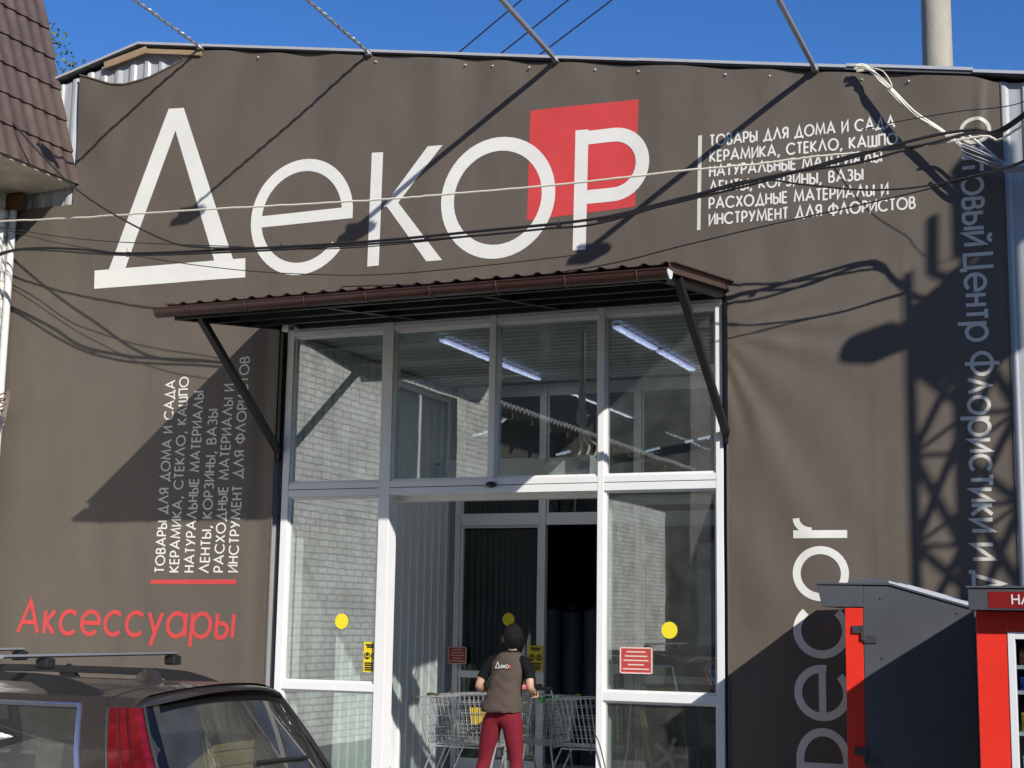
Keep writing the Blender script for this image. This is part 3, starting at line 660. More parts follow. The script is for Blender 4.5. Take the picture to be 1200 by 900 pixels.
def tile(u, v):
    y = WY1 - 0.02 + u; k = v / ROW; frac = k - math.floor(k + 1e-6)
    wv = 0.5 + 0.5 * math.cos(2 * math.pi * u / 0.185); h = 0.026 * wv ** 1.4 + 0.024 * (1 - frac)
    drop = 0.014 * (wv)                          # scalloped lower edge
    p = Vector((EX, y, EZ)) + SL * (v - drop * (1 - frac)) + NN * h; return p
r = MB(); nu = int(12.95 / 0.0231); nrow = int(RL / ROW)
for k in range(nrow):
    fr = (0.0005, 0.06, 0.5, 0.9995); b0 = len(r.v)
    for i in range(nu + 1):
        for q_ in fr: r.v.append(tuple(tile(-i * 0.0231, (k + q_) * ROW)))
        p = tile(-i * 0.0231, (k + 0.0005) * ROW); r.v.append(tuple(p - NN * 0.026))
    for i in range(nu):
        a = b0 + i * 5; c = a + 5
        for j in range(3): r.f.append((a + j, c + j, c + j + 1, a + j + 1))
        r.f.append((a, a + 4, c + 4, c))
rf = r.build('roof', M_TILEROOF, wing, fix=False, smooth=True)
top = Vector((EX, 0, EZ)) + SL * RL
MB().add([], []) if False else None
m_ = MB(); m_.box(-22, top.x + 0.05, WY0, WY1 - .02, top.z - 0.06, top.z + 0.03); m_.build('roof_cap', M_TILEROOF, rf)
m_ = MB(); m_.prism([(EX - 0.03, EZ), (top.x - .03, top.z), (top.x - 0.3, top.z), (-11.3, 6.37)], 'y', WY1 - 0.03, WY1 - 0.012); m_.build('gable_cheek', M_TILEROOF, rf)
MB().prism([(EX - 0.03, EZ), (top.x - .03, top.z), (-22, top.z), (-22, 6.37)], 'y', WY0 + 0.0, WY0 + 0.05).build('gable_cheek', M_TILEROOF, rf)
m_ = MB(); m_.add([(EX + .0, WY0, EZ - .02), (EX + .0, WY1 - 0.02, EZ - .02), (WX + .001, WY1 - 0.02, 6.36), (WX + .001, WY0, 6.36), (EX + .0, WY0, EZ + .02), (EX, WY1 - 0.02, EZ + .02), (WX + .001, WY1 - .02, 6.40), (WX + .001, WY0, 6.40)], [(0, 1, 2, 3), (4, 7, 6, 5), (0, 4, 5, 1), (1, 5, 6, 2), (3, 2, 6, 7), (0, 3, 7, 4)])
m_.build('soffit', M_SOFFIT, wing)
MB().box(WX + .005, WX + .2, -0.2, -0.1, 6.18, 6.34).build('eaves_bracket', M_RUST, wing); MB().box(WX + .005, WX + .08, -0.75, -0.68, 6.2, 6.34).build('eaves_bracket', M_RUST, wing)
m_ = MB(); m_.tube([(WX + .07, -0.34, 6.1), (WX + .07, -0.34, 0.05)], 0.05, 10); m_.tube([(WX + .055, -0.13, 6.34), (WX + .055, -0.13, 0.05)], 0.04, 10)
for z in (5.1, 3.9, 2.5, 1.2): m_.tube([(WX + .07, -0.34, z), (WX + .07, -0.34, z + .04)], 0.058, 10)
m_.build('downpipe', mat('white_pipe', (0.72, 0.72, 0.70), 0.4, noise=0.1), wing, smooth=True)

# lower shed beyond the wing and a dark brick hall across the yard (mirrored in the glass); the hall's tall block is added
shed = thing('storage_shed', 'low grey shed with slate roof behind the camera seen only mirrored in the glass', 'shed', (-14, -20, 0))
m_ = MB(); m_.box(-20, -12.3, -20, -13.2, 0, 5.9); m_.build('plank_wall', mat('dark_planks', (0.055, 0.045, 0.038), 0.8, noise=0.4, nscale=3, stretch=(1, 6, 0.2)), shed)
m_ = MB(); m_.box(-20, -11.7, -24.6, -20.02, 0, 4.7); m_.build('brick_wall', brick_mat('pale_brick', (0.68, 0.67, 0.63), (0.56, 0.55, 0.51), (0.36, 0.35, 0.33)), shed)
m_ = MB()
m_.grid(lambda u, v: (-11.55 - 8.8 * v, -13.1 - 13.8 * u, 5.98 + 1.1 * v + 0.035 * math.cos(u * 13.8 * 2 * math.pi / 0.2)), 560, 2)
rs = m_.build('roof', M_SLATE, shed, fix=False); sm = rs.modifiers.new('thick', 'SOLIDIFY'); sm.thickness = 0.05
m_ = MB()
for k in range(14): MB().box(-12.29, -11.62, -26.4 + k * 1.0, -26.32 + k * 1.0, 5.78, 5.90).build('rafter', MATS['dark_planks'], shed)
hall = thing('sky_blocking_hall', 'dark brick hall behind the camera, dim in the glass, with a tall block added to cut sky light', 'hall', (-10, -35, 0))
m_ = MB(); m_.box(-11.9, 20, -54, -40, 0, 14); m_.box(-60, -12, -44, -27.9, 0, 30); m_.build('wall', M_OLDBRICK, hall)  # tall second block is added, unseen, to cut sky light in the shadows
m_ = MB(); m_.prism([(-39.6, 13.9), (-39.6, 14.1), (-47, 16), (-54.4, 14.1), (-54.4, 13.9)], 'x', -11.5, 20.5); m_.box(-60.4, -11.6, -44.4, -27.5, 30, 30.3); m_.build('roof', M_SLATE, hall)
for i in range(5):
    x = -42 + i * 6
    wf = MB().box(x, x + 2, -27.92, -27.84, 2.5, 5.5).build('window', M_ALU, hall)
    MB().box(x + .1, x + 1.9, -27.85, -27.83, 2.6, 5.4).build('pane', mat('dark_pane', (0.03, 0.04, 0.05), 0.08), wf)

wh_ = thing('sky_blocker', 'tall grey building added unseen outside the picture on the right to block sky light', 'sky_blocker', (18, 8, 0))
MB().box(14, 24, -5.5, 24, 0, 20).build('wall', M_OLDBRICK, wh_)  # added out of view to block the bright eastern sky
MB().prism([(13.6, 19.9), (13.6, 20.1), (19, 22), (24.4, 20.1), (24.4, 19.9)], 'y', -6, 24.5).build('roof', M_SLATE, wh_)

# ---------------------------------------------------------------- concrete pole and wires behind the roof
pl = MB(); c = at(1098, 50, 6.0); pl.tube([(c.x + .012, 6, 0), (c.x, 6, 9.2), (c.x - .006, 6, 12.5)], [0.23, 0.185, 0.17], 20)
tag(pl.build('concrete_pole', M_CONCRETE, None, smooth=True), 'thick round concrete pole rising behind the right end of the roof', 'pole')
for k, (a, b, l) in enumerate((((530, 68), (611, 0), 'leftmost thin black wire crossing the blue sky above the roof'), ((578, 70), (666, 0), 'middle thin black wire crossing the blue sky above the roof'), ((622, 72), (717, 0), 'rightmost thin black wire crossing the blue sky above the roof'))):
    p = at(*a, 5.0); q = at(*b, 5.0); d = q - p
    mb = MB().tube([p - d * 2.5 + Vector((0, 0, .12)), p - d, p, q, q + d * 2, q + d * 6 + Vector((0, 0, -.2))], 0.011, 5)
    tag(mb.build('overhead_wire', M_CABLE_B, None, smooth=True), l, 'wire', 'thin overhead wires above the roof')

# ---------------------------------------------------------------- cables across the shop front
rng = random.Random(5)
def smoothpath(P, n=14):
    P = [P[0] * 2 - P[1]] + P + [P[-1] * 2 - P[-2]]; out = []
    for i in range(1, len(P) - 2):
        for k in range(n):
            t = k / n; a, b, c, d = P[i - 1], P[i], P[i + 1], P[i + 2]
            out.append(0.5 * ((2 * b) + (c - a) * t + (2 * a - 5 * b + 4 * c - d) * t * t + (3 * b - a - 3 * c + d) * t ** 3))
    return out + [P[-2]]
def cable(pts, r, m, label, name='cable', extra=None, jit=0.0):
    P = [at(x, y, -d) for x, y, d in pts]
    if extra:
        a0 = P[-1]; T = Vector(extra[-1]); P += [a0.lerp(T, k) - Vector((0, 0, .13 * math.sin(math.pi * k))) for k in (.12, .25, .4, .6, .8, 1.0)]
    sp = smoothpath(P)
    if jit: sp = [p + Vector((0, rng.uniform(-jit, jit), rng.uniform(-jit, jit))) for p in sp]
    o = MB().tube(sp, r, 6).build(name, m, None, smooth=True)
    return tag(o, label, 'cable')
TW = (2.35, -3.15, 7.3)
GRP = 'cables strung across the shop front'
cable([(-60, 322, .42), (0, 297, .5), (40, 291, .62), (90, 292, .75), (150, 297, .9), (280, 292, 1.0), (420, 284, 1.05), (560, 271, 1.05), (700, 256, 1.0), (800, 232, 1.0), (905, 207, 1.0), (960, 195, 1.0), (1080, 162, .98), (1140, 152, .92), (1170, 153, .92)], 0.013, M_CABLE_B, 'thick black cable sagging under the big lettering from the left corner to upper right', extra=[(0.3, -1.8, 6.5), TW])
cable([(-60, 326, .42), (0, 299, .52), (40, 293, .63), (150, 299, .92), (280, 295, 1.02), (420, 287, 1.06), (560, 276, 1.06), (640, 268, 1.05), (700, 262, 1.02), (800, 234, 1.0), (905, 206, 1.0), (1000, 192, 1.0), (1060, 176, 1.0), (1140, 156, .92), (1170, 157, .92)], 0.010, M_CABLE_B, 'second black cable twisted along the thick sagging one under the big lettering', extra=[(0.3, -1.8, 6.45), TW])
cable([(700, 259, 1.0), (790, 238, 1.0), (890, 214, 1.0), (960, 193, 1.0), (1015, 178, 1.0), (1080, 170, 1.0), (1145, 153, .91), (1170, 153, .91)], 0.010, M_CABLE_B, 'black cable branching upward across the white slogan lines at right', extra=[(0.3, -1.85, 6.55), TW])
cable([(800, 232, 1.0), (880, 211, 1.0), (940, 216, 1.0), (1000, 222, 1.0), (1060, 221, .97), (1120, 211, .94), (1200, 188, .92)], 0.008, M_CABLE_B, 'thin black cable dipping below the slogan lines at right', extra=[(0.3, -1.8, 6.25), (2.3, -3.1, 7.1)])
cable([(400, 336, .9), (560, 330, .95), (700, 312, .95), (800, 288, .95), (900, 264, .95), (1000, 242, .95), (1110, 216, .93), (1200, 190, .92)], 0.006, M_CABLE_B, 'thin dark wire running below the slogan from the canopy to the right edge', extra=[(0.3, -1.8, 6.2), (2.3, -3.1, 7.0)])
cable([(-40, 262, .5), (0, 259.5, .5), (100, 254.5, .7), (250, 245, .9), (430, 235, .95), (520, 228, .95), (660, 216, .95), (800, 200, .95), (880, 193, .95), (960, 183, .95), (1060, 174, .95), (1150, 160, .92), (1175, 162, .92)], 0.009, M_CABLE_W, 'long white cable strung straight across the big lettering', extra=[(0.3, -1.8, 6.5), TW], jit=0.003)
cable([(-20, 113, 1.0), (0, 128, 1.0), (48, 181, .95), (90, 222, .9), (140, 255, .9), (200, 284, .95), (240, 290, 1.0), (290, 291, 1.02)], 0.010, M_CABLE_B, 'dark cable dropping from the tiled roof to join the sagging bundle')
cable([(-40, 262, .5), (0, 266, .5), (60, 276, .6), (130, 283, .8), (250, 288, .95), (400, 291, 1.0), (640, 268, 1.04)], 0.005, M_CABLE_B, 'upper hair-thin wire left of the big letter Д')
cable([(-40, 262, .5), (0, 268, .5), (60, 283, .6), (140, 297, .8), (240, 312, .95), (330, 320, .98), (440, 322, .98), (560, 312, .98), (700, 296, .96)], 0.0045, M_CABLE_B, 'lower hair-thin wire crossing the foot of the big letter Д')
cable([(1010, 152, .3), (1060, 141, .5), (1120, 131, .7), (1200, 119, .9)], 0.004, M_CABLE_B, 'faint thin wire rising to the right edge above the cable knot', extra=[(2.3, -3.1, 7.6)])
for k, (px_, py_, d_) in enumerate(((150, 298, .91), (330, 290, 1.02), (500, 279, 1.05), (655, 264, 1.02), (860, 219, 1.0), (1010, 185, .98))):
    p_ = at(px_, py_, -d_); tb = MB().tube([p_ + Vector((-.014, 0, 0)), p_ + Vector((.014, 0, 0))], .026, 8); tb.tube([p_ + Vector((0, -.02, .02)), p_ + Vector((.01, -.03, .055))], .003, 4)
    tag(tb.build('cable_tie', M_CABLE_B, None), ('black tie on the sagging cables at the foot of the big letter Д', 'black tie on the sagging cables under the letter е', 'black tie on the sagging cables near the letter к', 'black tie on the sagging cables beneath the red square', 'black tie on the cables over the first slogan words at right', 'black tie on the cables left of the white cable bundle')[k], 'cable tie', 'ties along the sagging cables')
# loose white cable bundle from the roof edge
wb = MB(); base = [(1003, 79, .15), (1018, 80, .16), (1032, 94, .18), (1050, 112, .20), (1075, 135, .22), (1100, 152, .24), (1135, 176, .27), (1165, 192, .30), (1205, 196, .33)]
for k in range(6):
    off = [(rng.uniform(-2.5, 2.5), rng.uniform(-2.5, 2.5), rng.uniform(-.012, .012)) for _ in base]
    P = [at(x + o[0] + (k - 2.5) * 0.9, y + o[1] + (k - 2.5) * 0.8, -max(.14, d + o[2])) for (x, y, d), o in zip(base, off)]
    wb.tube(smoothpath(P), 0.012, 6)
P = [at(x, y, -d) for x, y, d in ((1108, 160, .27), (1130, 157, .28), (1150, 170, .29), (1168, 186, .3))]; wb.tube(smoothpath(P), 0.011, 6)
P = [at(x, y, -d) for x, y, d in ((1020, 79, .2), (1035, 84, .22), (1045, 100, .22), (1040, 104, .2))]; wb.tube(smoothpath(P), 0.006, 6)
o = wb.build('cable_bundle', M_CABLE_W, None, smooth=True); tag(o, 'loose bundle of white cables hanging from the roof edge at upper right', 'cables')
gb = MB()
for k, (dy, d) in enumerate(((0, .27), (5, .29), (9, .28), (-3, .31))):
    P = [at(1128, 172 + dy, -d), at(1150, 181 + dy, -d - .03), at(1172, 190 + dy * .7, -d - .03), at(1205, 196 + dy * .4, -.34), Vector((0.6, -.32, 5.45 + .03 * k)), Vector((3.2, -.3, 5.35))]
    gb.tube(smoothpath(P), 0.011, 6)
tag(gb.build('cable_bundle', M_CABLE_G, None, smooth=True), 'grey cables running on from the white bundle to the right edge', 'cables')
k = MB()
for j in range(7): k.tube(smoothpath([at(-8 + rng.uniform(-3, 3), 470 + rng.uniform(-9, 9), -.3), at(2 + rng.uniform(-2, 3), 472 + rng.uniform(-12, 12), -.42), at(9 + rng.uniform(-2, 3), 466 + rng.uniform(-7, 7), -.3), at(4 + rng.uniform(-3, 3), 480 + rng.uniform(-4, 20), -.44)]), 0.009, 5)
tag(k.build('cable_knot', mat('faded_cable', (0.20, 0.15, 0.12), 0.7), None, smooth=True), 'tangle of brown cable tied to the white downpipe at the left edge', 'cables')

# ---------------------------------------------------------------- lattice mast with transformer, right of the view; it throws the big shadow
TX, TY = -1.485 + 1.227 * 3.2, -3.2
mast = thing('lattice_mast', 'steel lattice mast with transformer right of the frame, known by its shadow on the banner', 'mast', (TX, TY, 0))
h = 0.187; LV = []
g = MB()
for sx in (-1, 1):
    for sy in (-1, 1): g.bar((TX + sx * h, TY + sy * h, 0), (TX + sx * h, TY + sy * h, 7.75), 0.045, 0.045)
g.build('leg', M_STEEL, mast)
g = MB(); z = 0.3; k = 0
while z < 6.5:
    for (ax, ay), (bx, by) in (((-1, -1), (1, -1)), ((1, -1), (1, 1)), ((1, 1), (-1, 1)), ((-1, 1), (-1, -1))):
        z0, z1 = (z, z + 0.74) if k % 2 == 0 else (z + 0.74, z)
        g.bar((TX + ax * h, TY + ay * h, z0), (TX + bx * h, TY + by * h, z1), 0.04, 0.04)
        g.bar((TX + ax * h, TY + ay * h, z + .74), (TX + bx * h, TY + by * h, z + .74), 0.025, 0.025)
    z += 0.74; k += 1
g.build('bracing', M_STEEL, mast)
def SH(px, py, d=3.2):                          # mast point whose shadow falls on this wall point
    p = at(px, py); return Vector((p.x + 1.227 * d, -d, p.z + 0.903 * d))
g = MB(); a = SH(1080, 335); b = SH(1178, 440); g.prism([(a.x, b.z + .15), (a.x + .15, b.z), (b.x, b.z + .1), (b.x, a.z + .22), (a.x + .42, a.z + .1), (a.x, a.z - .12)], 'y', TY - 0.13, TY + 0.13); g.build('switch_box', M_STEEL, mast, bevel=0.01)
c = SH(1147, 240); g = MB(); g.tube([(c.x, TY, c.z - .42), (c.x, TY, c.z - .36), (c.x, TY, c.z + .34), (c.x, TY, c.z + .40)], [0.14, 0.19, 0.19, 0.14], 20); g.bar((c.x + .2, TY, c.z - .75), (c.x + .2, TY, c.z + .3), .09, .09); g.box(c.x + .02, c.x + .32, TY - .08, TY + .08, c.z - .36, c.z + .22)
g.build('transformer_drum', M_STEEL, mast, smooth=True)
a = SH(1088, 400); b = SH(985, 418); g = MB(); g.tube([a, a.lerp(b, .45), a.lerp(b, .62), a.lerp(b, .95), b], [0.05, 0.10, 0.135, 0.10, 0.04], 14); g.build('street_lamp_head', M_STEEL, mast, smooth=True)
a = SH(1083, 330); b = SH(1083, 265); g = MB().bar(a, b, 0.05, 0.05); g.bar(SH(1083, 330), SH(1120, 345), .04, .04); g.build('insulator_post', M_STEEL, mast)

# ---------------------------------------------------------------- small fittings of the entrance
sc = thing('security_camera', 'small white camera and junction box at the top left of the entrance frame', 'camera', (-7.75, -0.1, 4.62))
MB().box(-7.87, -7.80, -0.13, -0.06, 4.615, 4.70).build('junction_box', M_APPL, sc, bevel=0.006)
g = MB(); g.tube([(-7.72, -0.06, 4.70), (-7.72, -0.12, 4.68), (-7.72, -0.14, 4.65)], 0.018, 8); g.tube([(-7.72, -0.11, 4.645), (-7.70, -0.22, 4.62)], 0.032, 12); g.build('camera_body', M_APPL, sc, smooth=True)
MB().tube([(-7.699, -0.222, 4.6195), (-7.698, -0.228, 4.618)], 0.024, 12).build('lens', M_BLK, sc)
g = MB(); p = at(576, 568, -0.06); g.rings([[(p.x + 0.05 * s_ * math.cos(a * math.pi / 8), p.y - y_, p.z + 0.028 * s_ * math.sin(a * math.pi / 8)) for a in range(16)] for s_, y_ in ((1, 0), (1, 0.02), (.85, 0.04), (.4, 0.052))])
tag(g.build('motion_sensor', M_BLK, None, smooth=True), 'black oval motion sensor on the transom above the open doorway', 'sensor')
ac = thing('air_curtain', 'long white air curtain unit behind the upper glass above the doorway', 'air curtain', (-5.6, 0.45, 3.2))
MB().box(-6.36, -4.93, 0.32, 0.56, 3.13, 3.335).build('casing', M_APPL, ac, bevel=0.02)
g = MB(); g.prism([(0.30, 3.12), (0.58, 3.12), (0.60, 3.30), (0.46, 3.35), (0.30, 3.35)], 'x', -4.929, -4.79); g.prism([(0.30, 3.12), (0.58, 3.12), (0.58, 3.35), (0.30, 3.35)], 'x', -6.40, -6.361); g.build('end_cap', M_APPL, ac, bevel=0.006)
g = MB()
for xx, zz_ in ((-4.91, 3.17), (-4.81, 3.17), (-4.91, 3.31), (-6.33, 3.30), (-6.33, 3.16)): g.disc((xx, zz_), 0.009, 0.294, 0.32, 10)
g.build('screw', M_BLK, ac)
g = MB(); g.tube([(-4.98, .62, 4.62), (-4.98, .62, 3.75)], 0.035, 8); g.tube([(-4.98, .62, 3.8), (-4.98, .62, 3.68)], 0.055, 8)
for dx in (-.03, .01, .05): g.tube(smoothpath([Vector((-4.98 + dx * .4, .62, 3.72)), Vector((-4.96 + dx, .6, 3.55)), Vector((-4.90 + dx * 2, .55, 3.45)), Vector((-4.90 + dx * 2, .45, 3.33))]), 0.012, 6)
g.build('conduit', M_CABLE_W, ac, smooth=True)
# LED tubes
def led(name, a, b, m, label, grp, w=0.07):
    t = thing(name, label, 'ceiling light', tuple((Vector(a) + Vector(b)) / 2), grp)
    a2 = Vector(a); b2 = Vector(b); MB().bar(a2, b2, w, 0.02).build('diffuser', m, t)
    ld = bpy.data.lights.new('tube_light', 'AREA'); ld.shape = 'RECTANGLE'; ld.size = (b2 - a2).length; ld.size_y = w; ld.energy = 3.0 if m is M_LED else 0.8; ld.color = (0.86, 0.9, 1.0)
    lo = bpy.data.objects.new('tube_light', ld); COL.objects.link(lo); lo.parent = t; lo.location = (0, 0, -0.014); lo.rotation_euler = (0, 0, math.atan2((b2 - a2).y, (b2 - a2).x))
    up = Vector((0, 0, 0.022)); MB().bar(a2 + up, b2 + up, w * .7, 0.022).build('housing', M_APPL, t)
G1 = 'strip lights on the vestibule ceiling'
for i, (X, Y0, lab) in enumerate(((-6.55, 0.78, 'near strip light on the ceiling behind the second upper pane'), (-6.55, 2.13, 'far strip light on the ceiling behind the third upper pane'), (-4.67, 0.70, 'near strip light on the ceiling behind the rightmost upper pane'), (-4.67, 2.05, 'far strip light behind the rightmost upper pane next to the strut'))):
    led('ceiling_light', (X, Y0, 4.612), (X, Y0 + 1.2, 4.612), M_LED, lab, G1, 0.07)
G2 = 'strip lights hung in the hall beyond'
for (a, b, lab) in (((588, 473.5), (622, 464.5), 'upper hall strip light left of the white inner post in the third upper pane'), ((555, 511), (575, 505), 'hall strip light at lower right of the second upper pane'), ((683, 480.5), (702, 474.5), 'hall strip light at the right edge of the third upper pane'), ((652, 533), (668, 529), 'hall strip light just above the air curtain'), ((744, 532.5), (773, 525), 'long low hall strip light in the rightmost upper pane'), ((803, 518.5), (812, 516), 'short hall strip light low in the rightmost upper pane'), ((818, 515), (832, 511.5), 'hall strip light beside the right door jamb')):
    p = at(*a, 6.6); q = at(*b, 6.6 - 0.0); p.z = min(p.z, 4.6); led('hall_light', p, q, M_LED2, lab, G2, 0.05)

# stickers and notices
GS = 'round yellow stickers on the glass'
for (px, py, Y, r_, lab) in ((400.5, 728, -0.006, .072, 'round yellow sticker on the left side light'), (784.5, 738.5, -0.006, .072, 'round yellow sticker on the right side light'), (596, 726, 3.73, .076, 'round yellow sticker on the inner door above the woman')):
    p = at(px, py, Y); o = MB().disc((p.x, p.z), r_, Y - .002, Y, 32).build('round_sticker', M_YEL, None); tag(o, lab, 'sticker', GS)
def notice_yellow(px, py, Y, w_, h_, lab):
    p = at(px, py, Y); t = thing('yellow_notice', lab, 'notice', (p.x, Y, p.z), 'yellow mask notices')
    MB().box(p.x - w_ / 2, p.x + w_ / 2, Y - .003, Y, p.z - h_ / 2, p.z + h_ / 2).build('sheet', M_YEL2, t)
    g = MB()
    for sx in (-.24, .24):
        stroke(g, arc(p.x + sx * w_, p.z + .04 * h_, .18 * w_, .18 * w_, 0, 360, 20), 0.010, lambda u, v, l: (u, Y - .005 - l * .0002, v))
        g.disc((p.x + sx * w_, p.z + .07 * h_), .08 * w_, Y - .0068, Y - .0045, 12); g.box(p.x + sx * w_ - .07 * w_, p.x + sx * w_ + .07 * w_, Y - .0066, Y - .0045, p.z - .07 * h_, p.z + .0 * h_)
    for k, yy in enumerate((.40, .33)): g.box(p.x - w_ * (.36 - .08 * k), p.x + w_ * (.36 - .08 * k), Y - .005, Y - .004, p.z + yy * h_ - .008, p.z + yy * h_ + .008)
    for k, yy in enumerate((-.2, -.27, -.35, -.42)): g.box(p.x - w_ * .4, p.x + w_ * (.4 - .06 * (k % 2)), Y - .005, Y - .004, p.z + yy * h_ - .007, p.z + yy * h_ + .007)
    g.build('pictogram', M_BLK, t)
notice_yellow(434.5, 770, -0.006, 0.15, 0.28, 'yellow mask notice on the left side light beside the door post')
notice_yellow(627.5, 771.5, 3.69, 0.185, 0.29, 'yellow mask notice on the inner door post right of the woman')
def notice_red(px, py, Y, w_, h_, lab):
    p = at(px, py, Y); t = thing('red_notice', lab, 'notice', (p.x, Y, p.z), 'red notices at the entrance')
    MB().box(p.x - w_ / 2, p.x + w_ / 2, Y - .003, Y, p.z - h_ / 2, p.z + h_ / 2).build('sheet', M_RNOTE, t)
    g = MB(); r2 = random.Random(3)
    for k in range(5): yy = .34 - k * .17; ww = (.30, .36, .40, .26, .42)[k]; g.box(p.x - ww * w_, p.x + ww * w_, Y - .005, Y - .004, p.z + yy * h_ - .006, p.z + yy * h_ + .006)
    for sx in (-1, 1): g.box(p.x + sx * w_ / 2 - .006, p.x + sx * w_ / 2 + .006, Y - .006, Y - .0005, p.z - h_ / 2, p.z + h_ / 2)
    for sz in (-1, 1): g.box(p.x - w_ / 2 + .007, p.x + w_ / 2 - .007, Y - .006, Y - .0005, p.z + sz * h_ / 2 - .006, p.z + sz * h_ / 2 + .006)
    g.build('lettering', M_PINK, t)
notice_red(745.5, 774, -0.006, 0.285, 0.215, 'red notice with pale border on the right side light')
notice_red(536, 768, 3.69, 0.23, 0.19, 'red notice on the inner frame left of the woman')
# rolls standing in the hall
GR_ = 'dark rolls standing in the hall'
for i, lab in enumerate(('dark roll nearest the inner door post in the dark hall', 'dark roll second from the inner post in the dark hall', 'dark roll in the middle of the row in the dark hall', 'dark roll nearest the outer door post in the dark hall')):
    X = -7.0 + i * 0.27; g = MB().tube([(X, 5, 0.12), (X, 5, 1.98 - .03 * (i % 2))], 0.12, 16); g.tube([(X, 5, 1.98), (X, 5, 2.02)], 0.035, 10)
    tag(g.build('fabric_roll', mat('blue_grey_wrap', (0.07, 0.09, 0.13), 0.35, noise=0.3), None, smooth=True), lab, 'roll', GR_)
b = MB().bar((-4.36, 0.55, 1.05), (-4.10, 0.45, 0.12), 0.05, 0.03); tag(b.build('wooden_lath', mat('yellow_lath', (0.55, 0.42, 0.16), 0.7, noise=0.2), None), 'yellowish wooden lath leaning behind the lower right side light', 'lath')
b = MB().tube(smoothpath([Vector(p) for p in ((-4.62, -.06, .70), (-4.58, -.09, .86), (-4.52, -.1, .78), (-4.44, -.09, .45), (-4.36, -.1, .12))]), 0.006, 5)
tag(b.build('door_cable', M_CABLE_B, None), 'thin black cable looping from the right door post to the ground', 'cable')

# ---------------------------------------------------------------- kiosks
def goods(mb_list, x0, x1, y, zs_, rr): pass
k1 = thing('vending_kiosk', 'dark grey vending kiosk seen from its side with red front edge and ribbed sloping roof', 'kiosk', (-1.8, -0.8, 0))
kx0, kx1, ky0, ky1 = -2.035, -1.25, -1.30, -0.28
g = MB(); g.prism([(kx0, 0.08), (kx1, 0.08), (kx1, 1.955), (-1.845, 2.118), (kx0, 2.118)], 'y', ky0, ky1); g.build('side_panel', M_KGREY, k1, bevel=0.004)
g = MB(); g.prism([(-2.374, 2.125), (-2.335, 1.962), (kx0 - .002, 1.962), (kx0 - .002, 2.118)], 'y', ky0 - .002, ky1 + .002); g.build('hood', M_KGREY, k1, bevel=0.004)
g = MB(); g.prism([(-2.385, 2.128), (-1.84, 2.125), (kx1 + .02, 1.95), (kx1 + .02, 1.962), (-1.84, 2.14), (-2.385, 2.14)], 'y', ky0 - .012, ky1 + .012); rf1 = g.build('roof', M_KGREY, k1)
for j in range(3):
    y = ky0 + 0.03 + j * 0.46; g = MB()
    g.prism([(y, 0), (y + .012, .018), (y + .042, .018), (y + .055, 0)], 'x', 0, 1)
    # lay the rib on the slope
    a = Vector((-1.85, 0, 2.139)); b = Vector((kx1 + .03, 0, 1.963)); g.v = [tuple(a.lerp(b, v[0]) + Vector((0, v[1], v[2]))) for v in g.v]
    g.build('rib', M_KGLINT_POST, rf1)  # pale colour stands in for the highlight along the rib
    g = MB(); g.prism([(y, 2.141), (y + .025, 2.172), (y + .075, 2.172), (y + .10, 2.141)], 'x', -2.13, -1.852); g.build('rib', M_KGREY, rf1)
g = MB(); g.box(-2.168, kx0 - .003, ky0 + .002, ky0 + .07, 0.1, 1.955); g.box(-2.168, kx0 - .003, ky1 - .07, ky1 - .002, 0.1, 1.955); g.box(-2.168, kx0 - .003, ky0 + .072, ky1 - .072, 1.72, 1.955); g.box(-2.168, kx0 - .003, ky0 + .072, ky1 - .072, 0.1, 0.5)
g.build('front_frame', M_KRED, k1, bevel=0.004)
MB().box(-2.10, -2.09, ky0 + .07, ky1 - .07, 0.5, 1.72).build('display_pane', mat('dark_pane', (0.03, 0.04, 0.05), 0.08), k1)
for z in (1.80, 0.925):
    g = MB(); g.box(-2.115, -2.038, ky0 - .014, ky0 + .001, z - .028, z + .028); g.box(-2.036, -1.94, ky0 - .010, ky0 - .0005, z - .10, z - .04); g.box(-2.05, -2.022, ky0 - .018, ky0 - .002, z - .08, z + .03); g.build('hinge', mat('kiosk_hinge', (0.05, 0.052, 0.056), 0.45), k1, bevel=0.003)
g = MB()
for (x, z) in ((-1.9, 2.03), (-1.36, 1.93), (-1.9, 1.6), (-1.36, 1.3), (-1.9, .9)): g.disc((x, z), 0.012, ky0 - .006, ky0, 10)
g.build('bolt', M_KGREY, k1)
MB().box(kx0 + .02, kx1 - .02, ky0 + .02, ky1 - .02, 0.0, 0.081).build('plinth', M_BLK, k1)
MB().box(kx1 - .001, kx1 + .05, ky0 + .03, ky0 + .09, 0.1, 1.90).build('rear_post', M_KGLINT_POST, k1)

qx0, qx1, qy0, qy1 = -1.125, -0.05, -2.32, -1.36
k2 = thing('vending_kiosk', 'red fronted vending kiosk with lit glass shelves and red sign at the right edge', 'kiosk', (-.6, -1.9, 0))
g = MB(); g.box(qx0, qx0 + .03, qy0 + .06, qy1, .08, 1.93); g.box(qx1 - .03, qx1, qy0 + .06, qy1, .08, 1.93); g.box(qx0 + .03, qx1 - .03, qy1 - .03, qy1, .08, 1.93); g.box(qx0 + .03, qx1 - .03, qy0 + .06, qy1 - .03, .08, .14)
g.prism([(qy0 + .06, 1.931), (qy1, 1.931), (qy1, 2.0), (-2.0, 2.075), (qy0 + .06, 2.075)], 'x', qx0, qx1)
g.build('body', M_KGREY, k2, bevel=0.004)
g = MB(); g.prism([(qy0 - .19, 2.07), (qy0 - .17, 1.935), (qy0 + .058, 1.935), (qy0 + .058, 2.073)], 'x', qx0 - .025, qx1 + .025); g.build('hood', M_KGREY, k2, bevel=0.003)
